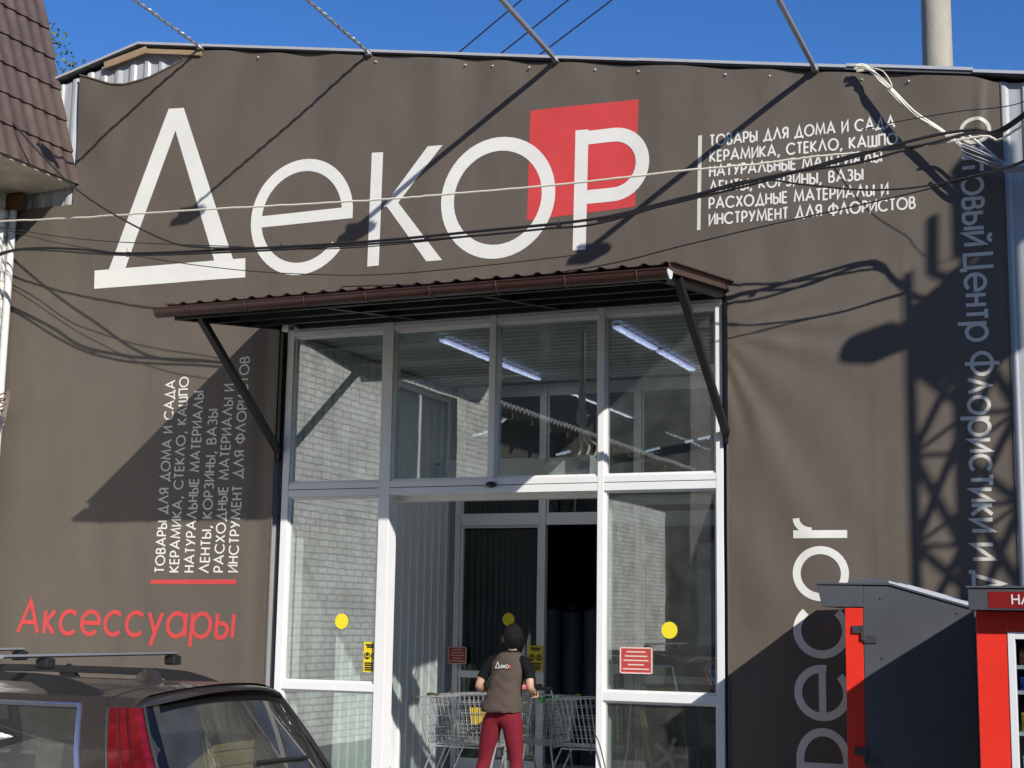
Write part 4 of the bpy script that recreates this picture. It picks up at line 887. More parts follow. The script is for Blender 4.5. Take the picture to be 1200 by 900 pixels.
g = MB(); g.prism([(qy0 - .20, 2.075), (qy0 - .20, 2.087), (-1.98, 2.087), (qy1 + .03, 2.008), (qy1 + .03, 1.996), (-1.98, 2.075)], 'x', qx0 - .035, qx1 + .035); g.build('roof', M_KGREY, k2)
sy = qy0 - .1905; tl = 0.02 / 0.135
def sgn(X, z, o): return (X, sy - (2.07 - z) * -tl - o, z)
g = MB(); xa, xb_ = at(1157.5, 690, sy).x, qx1 - .02; g.add([sgn(xa, 1.948, .002), sgn(xb_, 1.948, .002), sgn(xb_, 2.052, .002), sgn(xa, 2.052, .002), sgn(xa, 1.948, -.004), sgn(xb_, 1.948, -.004), sgn(xb_, 2.052, -.004), sgn(xa, 2.052, -.004)], [(0, 1, 2, 3), (7, 6, 5, 4), (0, 4, 5, 1), (1, 5, 6, 2), (2, 6, 7, 3), (3, 7, 4, 0)]); g.build('sign_panel', M_KSIGN, k2)
g = MB(); xh = at(1186, 701, sy).x; write(g, 'НА', (xh, 1.972), (xh + .115, 1.972), 0.062, 0.010, lambda u, v, l: sgn(u, v, .004 + l * .0002), 0.2); g.build('sign_lettering', M_KWHITE, k2)
fx = at(1181, 760, qy0).x
g = MB(); g.box(qx0, fx, qy0, qy0 + .058, .1, 1.93); g.box(qx1 - .12, qx1, qy0, qy0 + .058, .1, 1.93); g.box(fx, qx1 - .12, qy0, qy0 + .058, 1.80, 1.93); g.box(fx, qx1 - .12, qy0, qy0 + .058, .1, .55); g.build('front_panel', M_KRED, k2, bevel=0.003)
f_ = frame(fx + .001, qx1 - .121, .551, 1.799, .045, qy0 - .006, qy0 + .05).build('display_window', M_KWHITE, k2, bevel=0.003)
MB().box(fx + .04, qx1 - .16, qy0 + .03, qy0 + .034, .59, 1.76).build('pane', M_GLASS2, f_)
g = MB(); zsh = (0.62, 0.9, 1.16, 1.42, 1.58)
for z in zsh: g.box(fx + .04, qx1 - .16, qy0 + .06, qy1 - .1, z - .012, z); g.box(fx + .04, qx1 - .16, qy0 + .055, qy0 + .059, z - .016, z + .008)
g.build('shelf', M_KWHITE, k2)
r2 = random.Random(11)
pc = [((.5, .03, .03), 'red'), ((.03, .06, .4), 'blue'), ((.6, .45, .05), 'yellow'), ((.25, .10, .04), 'brown'), ((.05, .3, .08), 'green'), ((.6, .6, .58), 'white')]
wz = ('lowest', 'second lowest', 'middle', 'fourth', 'top')
for zi, z in enumerate(zsh):
    x = fx + .06; n_ = 0
    while x < qx1 - .26 and n_ < 5:
        col, cn = pc[r2.randrange(6)]; ww = r2.uniform(.07, .1); hh = r2.uniform(.09, .135)
        g = MB(); y0 = qy0 + .075
        g.rings([[(x + ww / 2 + sx * ww / 2 * s_, y0 + .03 + sy2 * .028 * t_, z + hh * v) for sx, sy2 in ((-1, -.3), (0, -1), (1, -.3), (1, .3), (0, 1), (-1, .3))] for v, s_, t_ in ((0.01, .95, .2), (.12, 1, .7), (.5, .96, 1), (.88, 1, .6), (1, .98, .08))])
        tag(g.build('snack_packet', mat('packet_' + cn, col, 0.35, noise=0.4, nscale=30), None), '%s snack packet %s from the left on the %s kiosk shelf' % (cn, ('first', 'second', 'third', 'fourth', 'fifth')[n_], wz[zi]), 'snack packet', 'snack packets in the red kiosk')
        x += ww + .025; n_ += 1

# ---------------------------------------------------------------- parked estate car
CXR, CYC = -4.45, -5.30
def carp(x, y, z): return Vector((CXR - x, CYC - y, z))
M_CAR = mat('dark_brown_paint', (0.030, 0.025, 0.024), 0.30, metal=0.25, noise=0.35, nscale=9, coat=0.6, dirt=(0.055, 0.048, 0.042))
M_TRIM = mat('chrome_trim', (0.55, 0.60, 0.72), 0.18, metal=0.9)  # blue tint puts the reflected sky into the chrome colour
M_TAIL = mat('red_lamp_lens', (0.17, 0.005, 0.009), 0.10, coat=0.7, noise=0.6, nscale=9, stretch=(1, 1, 2))
car = thing('parked_car', 'dark brown estate car with roof rails and silver crossbars parked at lower left', 'car', tuple(carp(2.3, 0, 0)))
y_ = [.76, .87, .90, .885, .715, .64, .36, 0.0]; z_ = [.24, .42, .68, .90, 1.335, 1.385, 1.43, 1.445]
def stn(xs, ysc=1.0, zs_=None): return [(xs[j], y_[j] * ysc, (zs_ or z_)[j]) for j in range(8)]
ST = [stn([.18, .12, .12, .22, .50, .52, .43, .40]),
      stn([.50, .50, .50, .50, .67, .69, .64, .62]), stn([.70, .70, .70, .70, .86, .88, .88, .88]),
      stn([1.72] * 3 + [1.72, 1.70, 1.7, 1.7, 1.7]), stn([1.80] * 4 + [1.78] * 4), stn([2.62] * 4 + [2.56] * 4), stn([2.70] * 4 + [2.64] * 4),
      stn([3.55, 3.55, 3.55, 3.52, 3.02, 2.98, 2.94, 2.92]),
      [(3.62, .76, .24), (3.62, .87, .42), (3.62, .89, .68), (3.66, .86, .90), (3.74, .76, .97), (3.78, .62, .99), (3.86, .34, 1.01), (3.88, 0, 1.015)],
      [(4.45, .72, .24), (4.45, .84, .40), (4.45, .84, .62), (4.45, .80, .74), (4.46, .72, .80), (4.48, .58, .83), (4.52, .32, .86), (4.54, 0, .865)],
      [(4.66, .60, .24), (4.70, .68, .40), (4.70, .68, .58), (4.68, .64, .66), (4.67, .58, .70), (4.68, .46, .72), (4.74, .26, .74), (4.76, 0, .74)]]
SUBJ = 4
def prof(st):
    P = [Vector(p) for p in st]; out = []
    for i in range(len(P) - 1):
        a = P[max(0, i - 1)]; b = P[i]; c = P[i + 1]; d = P[i + 2] if i + 2 < len(P) else Vector((P[i + 1].x, -P[i].y, P[i].z))
        for k in range(SUBJ):
            t = k / SUBJ
            if i in (3,): out.append(b.lerp(c, t) + Vector((0, 0.02 * math.sin(math.pi * t), 0)))
            else: out.append(b.lerp(c, t) if i < 3 else 0.5 * ((2 * b) + (c - a) * t + (2 * a - 5 * b + 4 * c - d) * t * t + (3 * b - a - 3 * c + d) * t ** 3))
    return out + [P[-1]]
PR = [prof(s_) for s_ in ST]
body = MB(); NI = 3
side_glass = {(2, 3), (4, 3), (6, 3)}; lampcell = {(0, 3)}
gl = {}; lamp = {1: MB(), -1: MB()}; wind = MB()
for s_ in (1, -1):
    for i in range(len(PR) - 1):
        for j in range(7):
            tgt = body
            if (i, j) in side_glass: tgt = gl.setdefault((i, s_), MB())
            elif (i, j) in lampcell: tgt = lamp[s_]
            elif i == 7 and j >= 3: tgt = wind
            for a in range(NI):
                for b in range(SUBJ):
                    q4 = []
                    for (aa, bb) in ((a, b), (a + 1, b), (a + 1, b + 1), (a, b + 1)):
                        p = PR[i][j * SUBJ + bb].lerp(PR[i + 1][j * SUBJ + bb], aa / NI); q4.append(carp(p.x, p.y * s_, p.z))
                    tgt.add(q4, [(0, 1, 2, 3)])
# rear face
def rearpt(idx, u):                            # u in -1..1 across
    p = PR[0][idx]; y = p.y * u; up_ = (1 - abs(u) ** 2.6) * max(0.0, (p.z - .9) / .435); return carp(p.x - 0.13 * (1 - u * u) * min(1, p.y / .6) + .05 * up_, y, p.z + .085 * up_)
rear_glass = MB(); NU = 24
for j in range(0, 4):
    for b in range(SUBJ):
        idx = j * SUBJ + b
        for k in range(NU):
            u0, u1 = -1 + 2 * k / NU, -1 + 2 * (k + 1) / NU; um = (u0 + u1) / 2
            tgt = rear_glass if (j == 3 and abs(um) < 0.94) else body
            if j == 3 and abs(um) >= 0.94: tgt = lamp[1 if um > 0 else -1]
            tgt.add([rearpt(idx, u0), rearpt(idx, u1), rearpt(idx + 1, u1), rearpt(idx + 1, u0)], [(0, 1, 2, 3)])
def weld(mb, name, m, parent, **k):
    o = mb.build(name, m, parent, smooth=True, **k); bm = bmesh.new(); bm.from_mesh(o.data); bmesh.ops.remove_doubles(bm, verts=bm.verts, dist=0.0008); bmesh.ops.recalc_face_normals(bm, faces=bm.faces); bm.to_mesh(o.data); bm.free()
    for p in o.data.polygons: p.use_smooth = True
    try: o.data.set_sharp_from_angle(angle=math.radians(32))
    except Exception: pass
    return o
# front face
for idx in range(7 * SUBJ):
    for s_ in (1, -1):
        a, b = PR[-1][idx], PR[-1][idx + 1]; body.add([carp(a.x, a.y * s_, a.z), carp(b.x, b.y * s_, b.z), carp(b.x - .02, 0, b.z), carp(a.x - .02, 0, a.z)], [(0, 1, 2, 3)])
body.add([carp(.14, .76, .24), carp(.14, -.76, .24), carp(4.6, -.62, .24), carp(4.6, .62, .24)], [(0, 1, 2, 3)])
weld(body, 'body', M_CAR, car)
# roof lip (spoiler) closing the top of the rear window
sp = MB()
def lip(u, v):
    yy = (-1 + 2 * u) * .715; t = abs(yy) / .715; zr = 1.445 - .105 * t ** 2.6 - 0.004; xr_ = .415 + .09 * t ** 2
    prof_ = [(0.10, 0.004), (0.03, 0.0), (-0.05, -0.012), (-0.075, -0.020), (-0.074, -0.034), (-0.03, -0.045), (0.05, -0.06)]
    tp = (abs(yy) / .715) ** 5; prof_ = [(p_[0] * (1 - .93 * tp), p_[1] * (1 - .9 * tp)) for p_ in prof_]
    x0 = v * 6; k = min(5, int(x0)); f_ = x0 - k; a = prof_[k]; b = prof_[k + 1]
    return carp(xr_ + a[0] + (b[0] - a[0]) * f_, yy, zr + a[1] + (b[1] - a[1]) * f_)
sp.grid(lip, 28, 6); weld(sp, 'spoiler', M_CAR, car)
for (i, s_), m_ in sorted(gl.items()):
    wdw = weld(m_, 'side_window', M_CARGLASS, car)
    c0, c1 = PR[i], PR[i + 1]; loop = [c0[12], c0[14], c0[16], c0[16].lerp(c1[16], .5), c1[16], c1[14], c1[12], c1[12].lerp(c0[12], .5), c0[12]]
    MB().tube([carp(p.x, (p.y + .006) * s_, p.z) for p in loop], 0.016, 6).build('window_trim', M_TRIM, wdw, smooth=True)
weld(wind, 'windscreen', M_CARGLASS, car); weld(rear_glass, 'rear_window', M_CARGLASS, car)
for s_ in (1, -1): weld(lamp[s_], 'tail_light', M_TAIL, car)
g = MB()
fr = MB()
for u0, u1 in ((-.935, -.86), (.86, .935)): fr.grid(lambda a, b: rearpt(12, u0 + (u1 - u0) * a).lerp(rearpt(16, u0 + (u1 - u0) * a), b) + Vector((.005, 0, 0)), 3, 4)
fr.grid(lambda a, b: rearpt(15, -.8 + 1.6 * a).lerp(rearpt(16, -.8 + 1.6 * a), .45 + .55 * b) + Vector((.0055, 0, 0)), 20, 2); fr.build('window_border', mat('black_frit', (.006, .006, .007), .12), car, smooth=True)
for u in (-0.935, 0.935): g.tube([rearpt(12 + k, u) + Vector((.004, 0, 0)) for k in range(5)], 0.012, 5)
g.tube([rearpt(12, -1 + 2 * k / 20) + Vector((.006, 0, 0)) for k in range(21)], 0.014, 5); g.build('window_seal', M_BLK, car, smooth=True)
g = MB(); g.tube([rearpt(13, 0.1) + Vector((.03, 0, 0)), rearpt(13, -.6) + Vector((.035, 0, -.01))], 0.012, 6); g.build('rear_wiper', M_BLK, car)
for s_ in (1, -1):
    a, b = PR[0], PR[1]
    for t0, m9, w9 in ((.33, M_BLK, .006), (.66, M_BLK, .006)):
        MB().tube([carp(a[k].lerp(b[k], t0).x, (a[k].lerp(b[k], t0).y + .002) * s_, a[k].lerp(b[k], t0).z) for k in (12, 13, 14, 15, 16)], w9, 5).build('lamp_divider', mat('lamp_dark_red', (.07, .004, .005), .2), car)
for s_ in (1, -1):
    b = PR[1]; MB().tube([carp(p.x + .012, (p.y + .001) * s_, p.z) for p in b[16:24]], .004, 4).build('panel_gap', M_BLK, car)
    b = PR[1]; MB().tube([carp(p.x + .012, (p.y + .001) * s_, p.z) for p in b[2:17]], .0045, 4).build('panel_gap', M_BLK, car)
def roofz(y): return 1.445 - .105 * (abs(y) / .715) ** 2.6
for s_ in (1, -1):
    g = MB(); yy = .585 * s_
    R_ = []
    for x, hh, lo in ((.80, .012, .0), (.86, .035, 0), (.98, .070, 0), (1.12, .098, 0.0), (1.30, .108, .066), (1.7, .110, .072), (2.2, .110, .072), (2.55, .106, .066), (2.75, .08, .0), (2.95, .012, 0)):
        zt = roofz(yy) + hh; zl = roofz(yy) + lo - .006; w2 = .021
        R_.append([carp(x, yy - w2, zl), carp(x, yy + w2, zl), carp(x, yy + w2 * .9, zt - .012), carp(x, yy + w2 * .5, zt), carp(x, yy - w2 * .5, zt), carp(x, yy - w2 * .9, zt - .012)])
    g.rings(R_); g.bar(carp(1.95, yy, roofz(yy) - .01), carp(2.05, yy, roofz(yy) + .09), .035, .09); g.build('roof_rail', M_BLK, car, smooth=True)
for x in (1.22, 2.42):
    g = MB(); g.rings([[carp(x + a, y, 1.585 + b) for a, b in ((-.035, 0), (-.02, .010), (.02, .010), (.035, 0), (.02, -.009), (-.02, -.009))] for y in (-.60, .95)])
    cb = g.build('crossbar', mat('crossbar_silver', (0.55, 0.58, 0.62), 0.3, metal=0.7), car, smooth=True)
    for s_ in (1, -1):
        g = MB(); g.prism([(-.05, 0), (.05, 0), (.07, .02), (.05, .04), (-.05, .04)], 'z', 0, .05) if False else g.box(CXR - x - .04, CXR - x + .04, CYC - .585 * s_ - .04, CYC - .585 * s_ + .04, 1.515, 1.574)
        g.build('crossbar_foot', M_BLK, cb, bevel=0.012)
g = MB(); g.rings([[carp(.95 + s2 * a, w2 * b, 1.437 + hh) for a, b in ((-.09, 0), (0, .035), (.11, 0), (0, -.035))] for s2, w2, hh in ((1, 1, 0), (.85, .8, .035), (.5, .4, .065), (.2, .15, .075))]); g.build('antenna_fin', M_CAR, car, smooth=True)
for x in (.85, 3.75):
    for s_ in (1, -1):
        g = MB(); c = carp(x, .78 * s_, .33)
        g.rings([[(c.x + r_ * math.cos(a * math.pi / 16), c.y - dy * s_, c.z + r_ * math.sin(a * math.pi / 16)) for a in range(32)] for r_, dy in ((.22, -.1), (.31, -.1), (.33, -.06), (.33, .06), (.31, .10), (.22, .10))])
        wh = g.build('wheel', mat('tyre', (0.02, 0.02, 0.02), 0.85), car, smooth=True)
        g = MB()
        for k in range(5): a = k * 2 * math.pi / 5; g.bar((c.x, c.y - .105 * s_, c.z), (c.x + .215 * math.cos(a), c.y - .105 * s_, c.z + .215 * math.sin(a)), .05, .02, up=(0, 1, 0))
        g.prism([(c.x + .05 * math.cos(a * .5), c.z + .05 * math.sin(a * .5)) for a in range(12)], 'y', c.y - .095 * s_, c.y - .12 * s_); g.build('rim', M_STEEL, wh)
for x in (.0,):
    g = MB(); g.rings([[carp(xx - .13 * (1 - u * u), .86 * u, zz2) for xx, zz2 in ((.02, .32), (-.03, .40), (-.03, .52), (.04, .58), (.14, .58), (.14, .32))] for u in [-1 + k / 8 for k in range(17)]]); g.build('rear_bumper', M_CAR, car, smooth=True)
for s_ in (1, -1):
    g = MB(); g.rings([[carp(x, s_ * (yy + .0), zz2) for yy, zz2 in ((.88, .92), (1.06, .93), (1.06, 1.05), (.9, 1.06))] for x in (3.28, 3.42)]); g.build('wing_mirror', M_CAR, car, bevel=0.02)
    g = MB(); g.bar(carp(4.60, .60 * s_, .62), carp(4.72, .34 * s_, .64), .10, .12); g.build('headlight', M_KWHITE, car, bevel=0.01)
g = MB()
for y in (.38, -.38):
    for x in (1.75, 2.75):
        g.rings([[carp(x - .02 * k + a * .5, y + b, zz2) for a, b in ((-.09, -.20), (.09, -.20), (.09, .20), (-.09, .20))] for k, zz2 in enumerate((.45, .75, 1.02))]); g.rings([[carp(x - .10 + a * .4, y + b * sc2, zz2) for a, b in ((-.09, -.13), (.09, -.13), (.09, .13), (-.09, .13))] for sc2, zz2 in ((.9, 1.05), (1, 1.12), (.8, 1.22))])
g.box(CXR - 3.4, CXR - .4, CYC - .72, CYC + .72, .40, .46); g.build('seat', mat('seat_fabric', (0.035, 0.035, 0.04), 0.8), car, bevel=0.03)
g = MB(); a = carp(.95, -.42, .47); g.box(a.x - .28, a.x + .18, a.y - .02, a.y + .42, .465, 1.10)
for k in range(7): g.box(a.x + .179, a.x + .19, a.y - .015, a.y + .415, .48 + k * .09, .555 + k * .09)
tag(g.build('slatted_crate', mat('pale_wood', (0.55, 0.42, 0.18), 0.7, noise=0.25, nscale=8), None, bevel=0.004), 'pale wooden slatted crate inside the dark car behind the rear window', 'crate')
g = MB(); a = carp(1.05, .35, .47); g.box(a.x - .2, a.x + .2, a.y - .25, a.y + .2, .465, 1.12); tag(g.build('carton', mat('crumpled_carton', (0.32, 0.30, 0.24), 0.8, noise=0.5, nscale=6), None, bevel=0.02), 'grey carton inside the dark car behind the rear side window', 'carton')

# ---------------------------------------------------------------- shopping carts
def make_cart(label, flap, bumper, grip='dark'):
    t = thing('shopping_cart', label, 'shopping cart', (0, 0, 0), 'wire shopping carts in the entrance')
    def P(u, v, hgt):                          # u along the cart 0 rear..1 front, v across -1..1, hgt 0 bottom..1 rim
        zb_, zt_ = 0.56, 1.03 - .05 * u; x = (-.02 + .76 * u) + hgt * (.12 * u) - (1 - hgt) * (-.0); w2 = (.27 - .05 * u) * (.86 + .14 * hgt); return Vector((x, v * w2, zb_ + (zt_ - zb_) * hgt))
    b = MB(); r_ = .0023
    for v in (-1, 1):
        for k in range(19): b.bar(P(k / 18, v, 0), P(k / 18, v, 1), r_ * 2, r_ * 2)
        for hgt in (.0, .18, .36, .6, .82): b.bar(P(0, v, hgt), P(1, v, hgt), r_ * 2.2, r_ * 2.2)
    for k in range(11):
        v = -1 + k / 5; b.bar(P(1, v, 0), P(1, v, 1), r_ * 2, r_ * 2); b.bar(P(0, v, 0.0), P(0, v, .95), r_ * 2, r_ * 2); b.bar(P(0, v, 0), P(1, v, 0), r_ * 2, r_ * 2)
    for hgt in (.18, .36, .6, .82): b.bar(P(1, -1, hgt), P(1, 1, hgt), r_ * 2.2, r_ * 2.2); b.bar(P(0, -1, hgt), P(0, 1, hgt), r_ * 2.2, r_ * 2.2)
    for k in range(9): b.bar(P(k / 8, -1, 0), P(k / 8, 1, 0), r_ * 2, r_ * 2)
    b.build('basket', M_CHROME, t, local=True)
    b = MB()
    for v in (-1, 1): b.tube([P(0, v, 1), P(1, v, 1)], .006, 6)
    b.tube([P(1, -1, 1), P(1, 1, 1)], .006, 6); b.tube([P(0, -1, 1), P(0, 1, 1)], .006, 6); b.build('rim', M_CHROME, t, local=True)
    b = MB()
    for v in (-1, 1):
        b.tube([Vector((-.10, v * .26, 1.08)), P(0, v, .9), P(0.05, v, 0) + Vector((0, 0, -.02)), Vector((.10, v * .25, .16))], .011, 6)
        b.tube([Vector((.10, v * .25, .17)), Vector((.82, v * .19, .20))], .011, 6); b.tube([Vector((.05, v * .24, .54)), Vector((.66, v * .2, .54)), Vector((.82, v * .19, .19))], .009, 6)
    for x in (.2, .4, .6, .8): b.tube([Vector((x, -.235 + x * .05, .19)), Vector((x, .235 - x * .05, .19))], .006, 5)
    b.build('chassis', M_CHROME, t, local=True)
    b = MB(); b.tube([Vector((-.11, -.28, 1.085)), Vector((-.11, .28, 1.085))], .017, 8); [mat('handle_' + k_, c_, .45) for k_, c_ in (('yellow', (.55, .42, .03)), ('green', (.15, .60, .10)), ('dark', (.06, .05, .03)))]; b.build('handle', MATS['handle_' + grip], t, local=True)
    for v in (-1, 1):
        b = MB(); b.box(P(1, v, 1).x - .03, P(1, v, 1).x + .025, P(1, v, 1).y - .03, P(1, v, 1).y + .03, .955, 1.0)
        b.build('corner_bumper', MATS['handle_' + bumper], t, local=True, bevel=.008)
    if flap:
        b = MB(); b.add([P(.25, -.7, .35) , P(.62, -.7, .35), P(.62, -.7, .72), P(.25, -.7, .72)], [(0, 1, 2, 3)]); 
        b.v = [(x, -.262 + .02 * (x / .7), z) for x, y, z in b.v] + [(x, -.256 + .02 * (x / .7), z) for x, y, z in b.v]; b.f = [(0, 1, 2, 3), (7, 6, 5, 4), (0, 4, 5, 1), (1, 5, 6, 2), (2, 6, 7, 3), (3, 7, 4, 0)]
        b.build('advert_board', mat('yellow_board', (.70, .50, .02), .5), t, local=True)
    for x, y in ((.12, -.25), (.12, .25), (.82, -.19), (.82, .19)):
        b = MB(); b.rings([[(x + r2_ * math.cos(a * math.pi / 8), y + dy, .062 + r2_ * math.sin(a * math.pi / 8)) for a in range(16)] for r2_, dy in ((.045, -.014), (.06, -.012), (.06, .012), (.045, .014))])
        wl_ = b.build('wheel', M_BLK, t, local=True, smooth=True)
        b = MB(); b.bar((x + .01, y - .02, .06), (x - .01, y - .02, .17), .03, .004); b.bar((x + .01, y + .02, .06), (x - .01, y + .02, .17), .03, .004); b.bar((x - .01, y - .022, .17), (x - .01, y + .022, .17), .03, .006); fk = b.build('fork', M_STEEL, wl_, local=True)
    return t
def place(t, x, y, rz): t.location = (x, y, 0.12); t.rotation_euler = (0, 0, rz); return t
PI = math.pi
c1 = place(make_cart('wire cart with a yellow board on its side, nearest the left door post', True, 'dark'), -5.70, 0.62, PI)
CG = 'wire shopping carts in the entrance'
c2 = dup(c1, (-5.80, 1.12, .12), PI - .04, 'wire cart nested behind the yellow-board cart by the corrugated wall', CG)
c4 = place(make_cart('wire cart with yellow corner directly in front of the woman', False, 'yellow'), -5.56, 0.78, PI / 2 + .05)
c5 = place(make_cart('wire cart with bright green corners right of the woman at the dark doorway', False, 'green'), -4.58, 1.05, PI + .08)
c6 = dup(c5, (-3.75, 0.75, .12), PI / 2 + .2, 'wire cart behind the lower right side light beside the yellowish lath', CG)
c7 = dup(c5, (-3.62, 1.9, .12), PI - .3, 'wire cart deepest behind the right side light', CG)
pk = MB(); p = Vector((-5.545, .60, 1.19)); pk.rings([[(p.x + r_ * math.cos(a * .785), p.y + r_ * math.sin(a * .785), p.z + hh) for a in range(8)] for r_, hh in ((.02, 0), (.04, .01), (.045, .03), (.03, .05))]); tag(pk.build('pink_cloth', mat('pink_cloth', (.55, .12, .14), .8), None, smooth=True), 'small pink cloth held on the cart handle by the woman', 'cloth')

# ---------------------------------------------------------------- the woman pushing carts
PX, PY, PZ = -5.43, -0.12, 0.115
M_SKIN = mat('skin', (0.50, 0.29, 0.20), 0.5, noise=0.08, nscale=12)
M_VEST = mat('brown_vest', (0.085, 0.065, 0.052), 0.9, spec=0.2, noise=0.15, nscale=10, bump=0.25, bscale=35)
M_TROU = mat('burgundy_trousers', (0.18, 0.014, 0.026), 0.85, spec=0.2, noise=0.15, nscale=8, bump=0.25, bscale=25)
M_HAIR = mat('dark_hair', (0.008, 0.006, 0.0055), 0.7, noise=0.5, nscale=30, stretch=(4, 4, .6), bump=1.0, bscale=45, spec=0.25)
M_TEE = mat('black_tshirt', (0.007, 0.007, 0.008), 0.9, noise=0.2, spec=0.15)
def V(x, y, z): return Vector((PX + x, PY + y, PZ + z))
def skin_obj(name, chains, m, parent, sub=2):
    """chains: list of point lists [(x,y,z,rx,ry)], first point may be an index tuple into earlier vertices"""
    vs, es, rs = [], [], []
    for ch in chains:
        prev = None
        for p in ch:
            if isinstance(p, int): prev = p; continue
            vs.append(V(*p[:3])); rs.append((p[3], p[4] if len(p) > 4 else p[3]))
            if prev is not None: es.append((prev, len(vs) - 1))
            prev = len(vs) - 1
    me = bpy.data.meshes.new(name); me.from_pydata(vs, es, []); o = bpy.data.objects.new(name, me); COL.objects.link(o); me.materials.append(m)
    sk = o.modifiers.new('skin', 'SKIN'); sk.use_smooth_shade = True; sk.branch_smoothing = 0.4
    for v, r_ in zip(me.skin_vertices[0].data, rs): v.radius = r_
    me.skin_vertices[0].data[0].use_root = True
    ss = o.modifiers.new('sub', 'SUBSURF'); ss.levels = sub; ss.render_levels = sub
    if parent is not None: o.parent = parent
    return o
def hand(base, fwd, side, s=1):
    """five finger chains from a wrist vertex index; fwd / side unit directions"""
    fwd = Vector(fwd).normalized(); side = Vector(side).normalized(); dn = Vector((0, 0, -1)); out = []
    return fwd, side, dn
ch = []
ch.append([(0, .0, .95, .08, .06), (.01, .01, 1.02, .095, .07), (.02, .03, 1.16, .12, .09), (.03, .05, 1.28, .135, .09), (.04, .055, 1.36, .10, .075), (.05, .07, 1.42, .052, .052), (.055, .095, 1.475, .048, .05)])  # 0..6
ch.append([4, (-.13, .05, 1.355, .058), (-.185, .02, 1.27, .045), (-.225, -.035, 1.13, .036), (-.235, .06, 1.105, .034), (-.215, .185, 1.10, .024), (-.205, .235, 1.10, .028)])      # 7..12
ch.append([4, (.19, .05, 1.355, .058), (.245, .02, 1.27, .045), (.272, -.03, 1.13, .036), (.255, .07, 1.10, .034), (.195, .19, 1.08, .024), (.18, .24, 1.08, .028)])        # 13..18
ch.append([0, (-.08, 0, .89, .05, .05), (-.15, .02, .66, .06), (-.19, .05, .48, .052), (-.225, .0, .30, .05), (-.25, -.02, .09, .032), (-.265, .10, .035, .034)])                # 19..24
ch.append([0, (.08, 0, .89, .05, .05), (.105, .03, .66, .06), (.115, .06, .48, .052), (.12, .01, .30, .05), (.125, -.015, .09, .032), (.14, .11, .035, .034)])
# fingers curl over the cart handle; thumbs leave the side of the palm
for wi, sx, bx, by, bz in ((12, 1, -.205, .235, 1.10), (18, -1, .18, .24, 1.08)):
    for f_i, (off, ln) in enumerate(((-.030, .052), (-.010, .060), (.010, .056), (.028, .044))):
        ch.append([wi, (bx + off, by + .03, bz + .004, .009), (bx + off * 1.1, by + .03 + ln * .6, bz - .004, .0085), (bx + off * 1.1, by + .03 + ln * .75, bz - .035, .008), (bx + off, by + .03 + ln * .3, bz - .05, .0075)])
    ch.append([wi, (bx + sx * .034, by + .005, bz - .012, .011), (bx + sx * .05, by + .035, bz - .032, .009), (bx + sx * .045, by + .055, bz - .045, .0075)])
person = skin_obj('person', ch, M_SKIN, None)
tag(person, 'woman seen from behind in brown vest and burgundy trousers pushing shopping carts', 'person')
# head with face
def headpt(th, ph):
    x = .076 * math.sin(th) * math.cos(ph); y = .094 * math.sin(th) * math.sin(ph); z = .112 * math.cos(th)
    if z < 0: x *= 1 - .25 * (-z / .112); y *= 1 - .10 * (-z / .112)
    fy = math.sin(ph) * math.sin(th)
    if fy > .55:                               # face side (+Y)
        nose = math.exp(-((x) / .014) ** 2 - ((z + .018) / .026) ** 2); y += .022 * nose
        for ex in (-.031, .031): y -= .010 * math.exp(-((x - ex) / .014) ** 2 - ((z - .008) / .011) ** 2)
        y += .006 * math.exp(-(x / .024) ** 2 - ((z + .058) / .007) ** 2) - .004 * math.exp(-(x / .026) ** 2 - ((z + .050) / .003) ** 2)
    return x, y, z
a_ = .34; hx, hy, hz = .04, .125, 1.555
def hp(x, y, z): return V(hx + x * math.cos(a_) - y * math.sin(a_), hy + x * math.sin(a_) + y * math.cos(a_), hz + z - .12 * y)
g = MB(); g.grid(lambda u, v: hp(*headpt(math.pi * (.001 + .998 * v), 2 * math.pi * u)), 36, 28)
for sx in (-1,): g.rings([[hp(sx * (.086 + dx), -.008 + .018 * k_ * math.cos(q_ * .785), -.01 + .03 * k_ * math.sin(q_ * .785)) for q_ in range(8)] for dx, k_ in ((0, .9), (.012, 1.05), (.016, .7))])
hd = g.build('head', M_SKIN, person, smooth=True)
g = MB()
for ex in (-.031, .031): g.rings([[hp(ex + .011 * s_ * math.cos(q_ * .785), .081 + dy, .008 + .006 * s_ * math.sin(q_ * .785)) for q_ in range(8)] for s_, dy in ((1, 0), (.6, .004))])
g.build('eye', M_BLK, hd)
g = MB()
def hairpt(u, v):
    th = math.pi * .80 * v; ph = 2 * math.pi * u; s_ = math.sin(ph)
    if s_ > .35: th = min(th, math.pi * (.36 + .10 * (1 - s_)))
    x, y, z = headpt(th, ph); k = 1.17 + .02 * math.sin(ph * 23) * math.sin(th); return hp(x * k, y * k - .004, z * k + .004)
g.grid(hairpt, 60, 20)
g.rings([[hp(r_ * math.cos(q_ * .524), -.098 + yy + r_ * .7 * math.sin(q_ * .524), zz2) for q_ in range(12)] for r_, yy, zz2 in ((.012, .03, .05), (.038, -.004, .035), (.048, -.026, .005), (.046, -.028, -.03), (.032, -.006, -.07), (.02, .012, -.10))])
g.build('hair', M_HAIR, person, smooth=True)
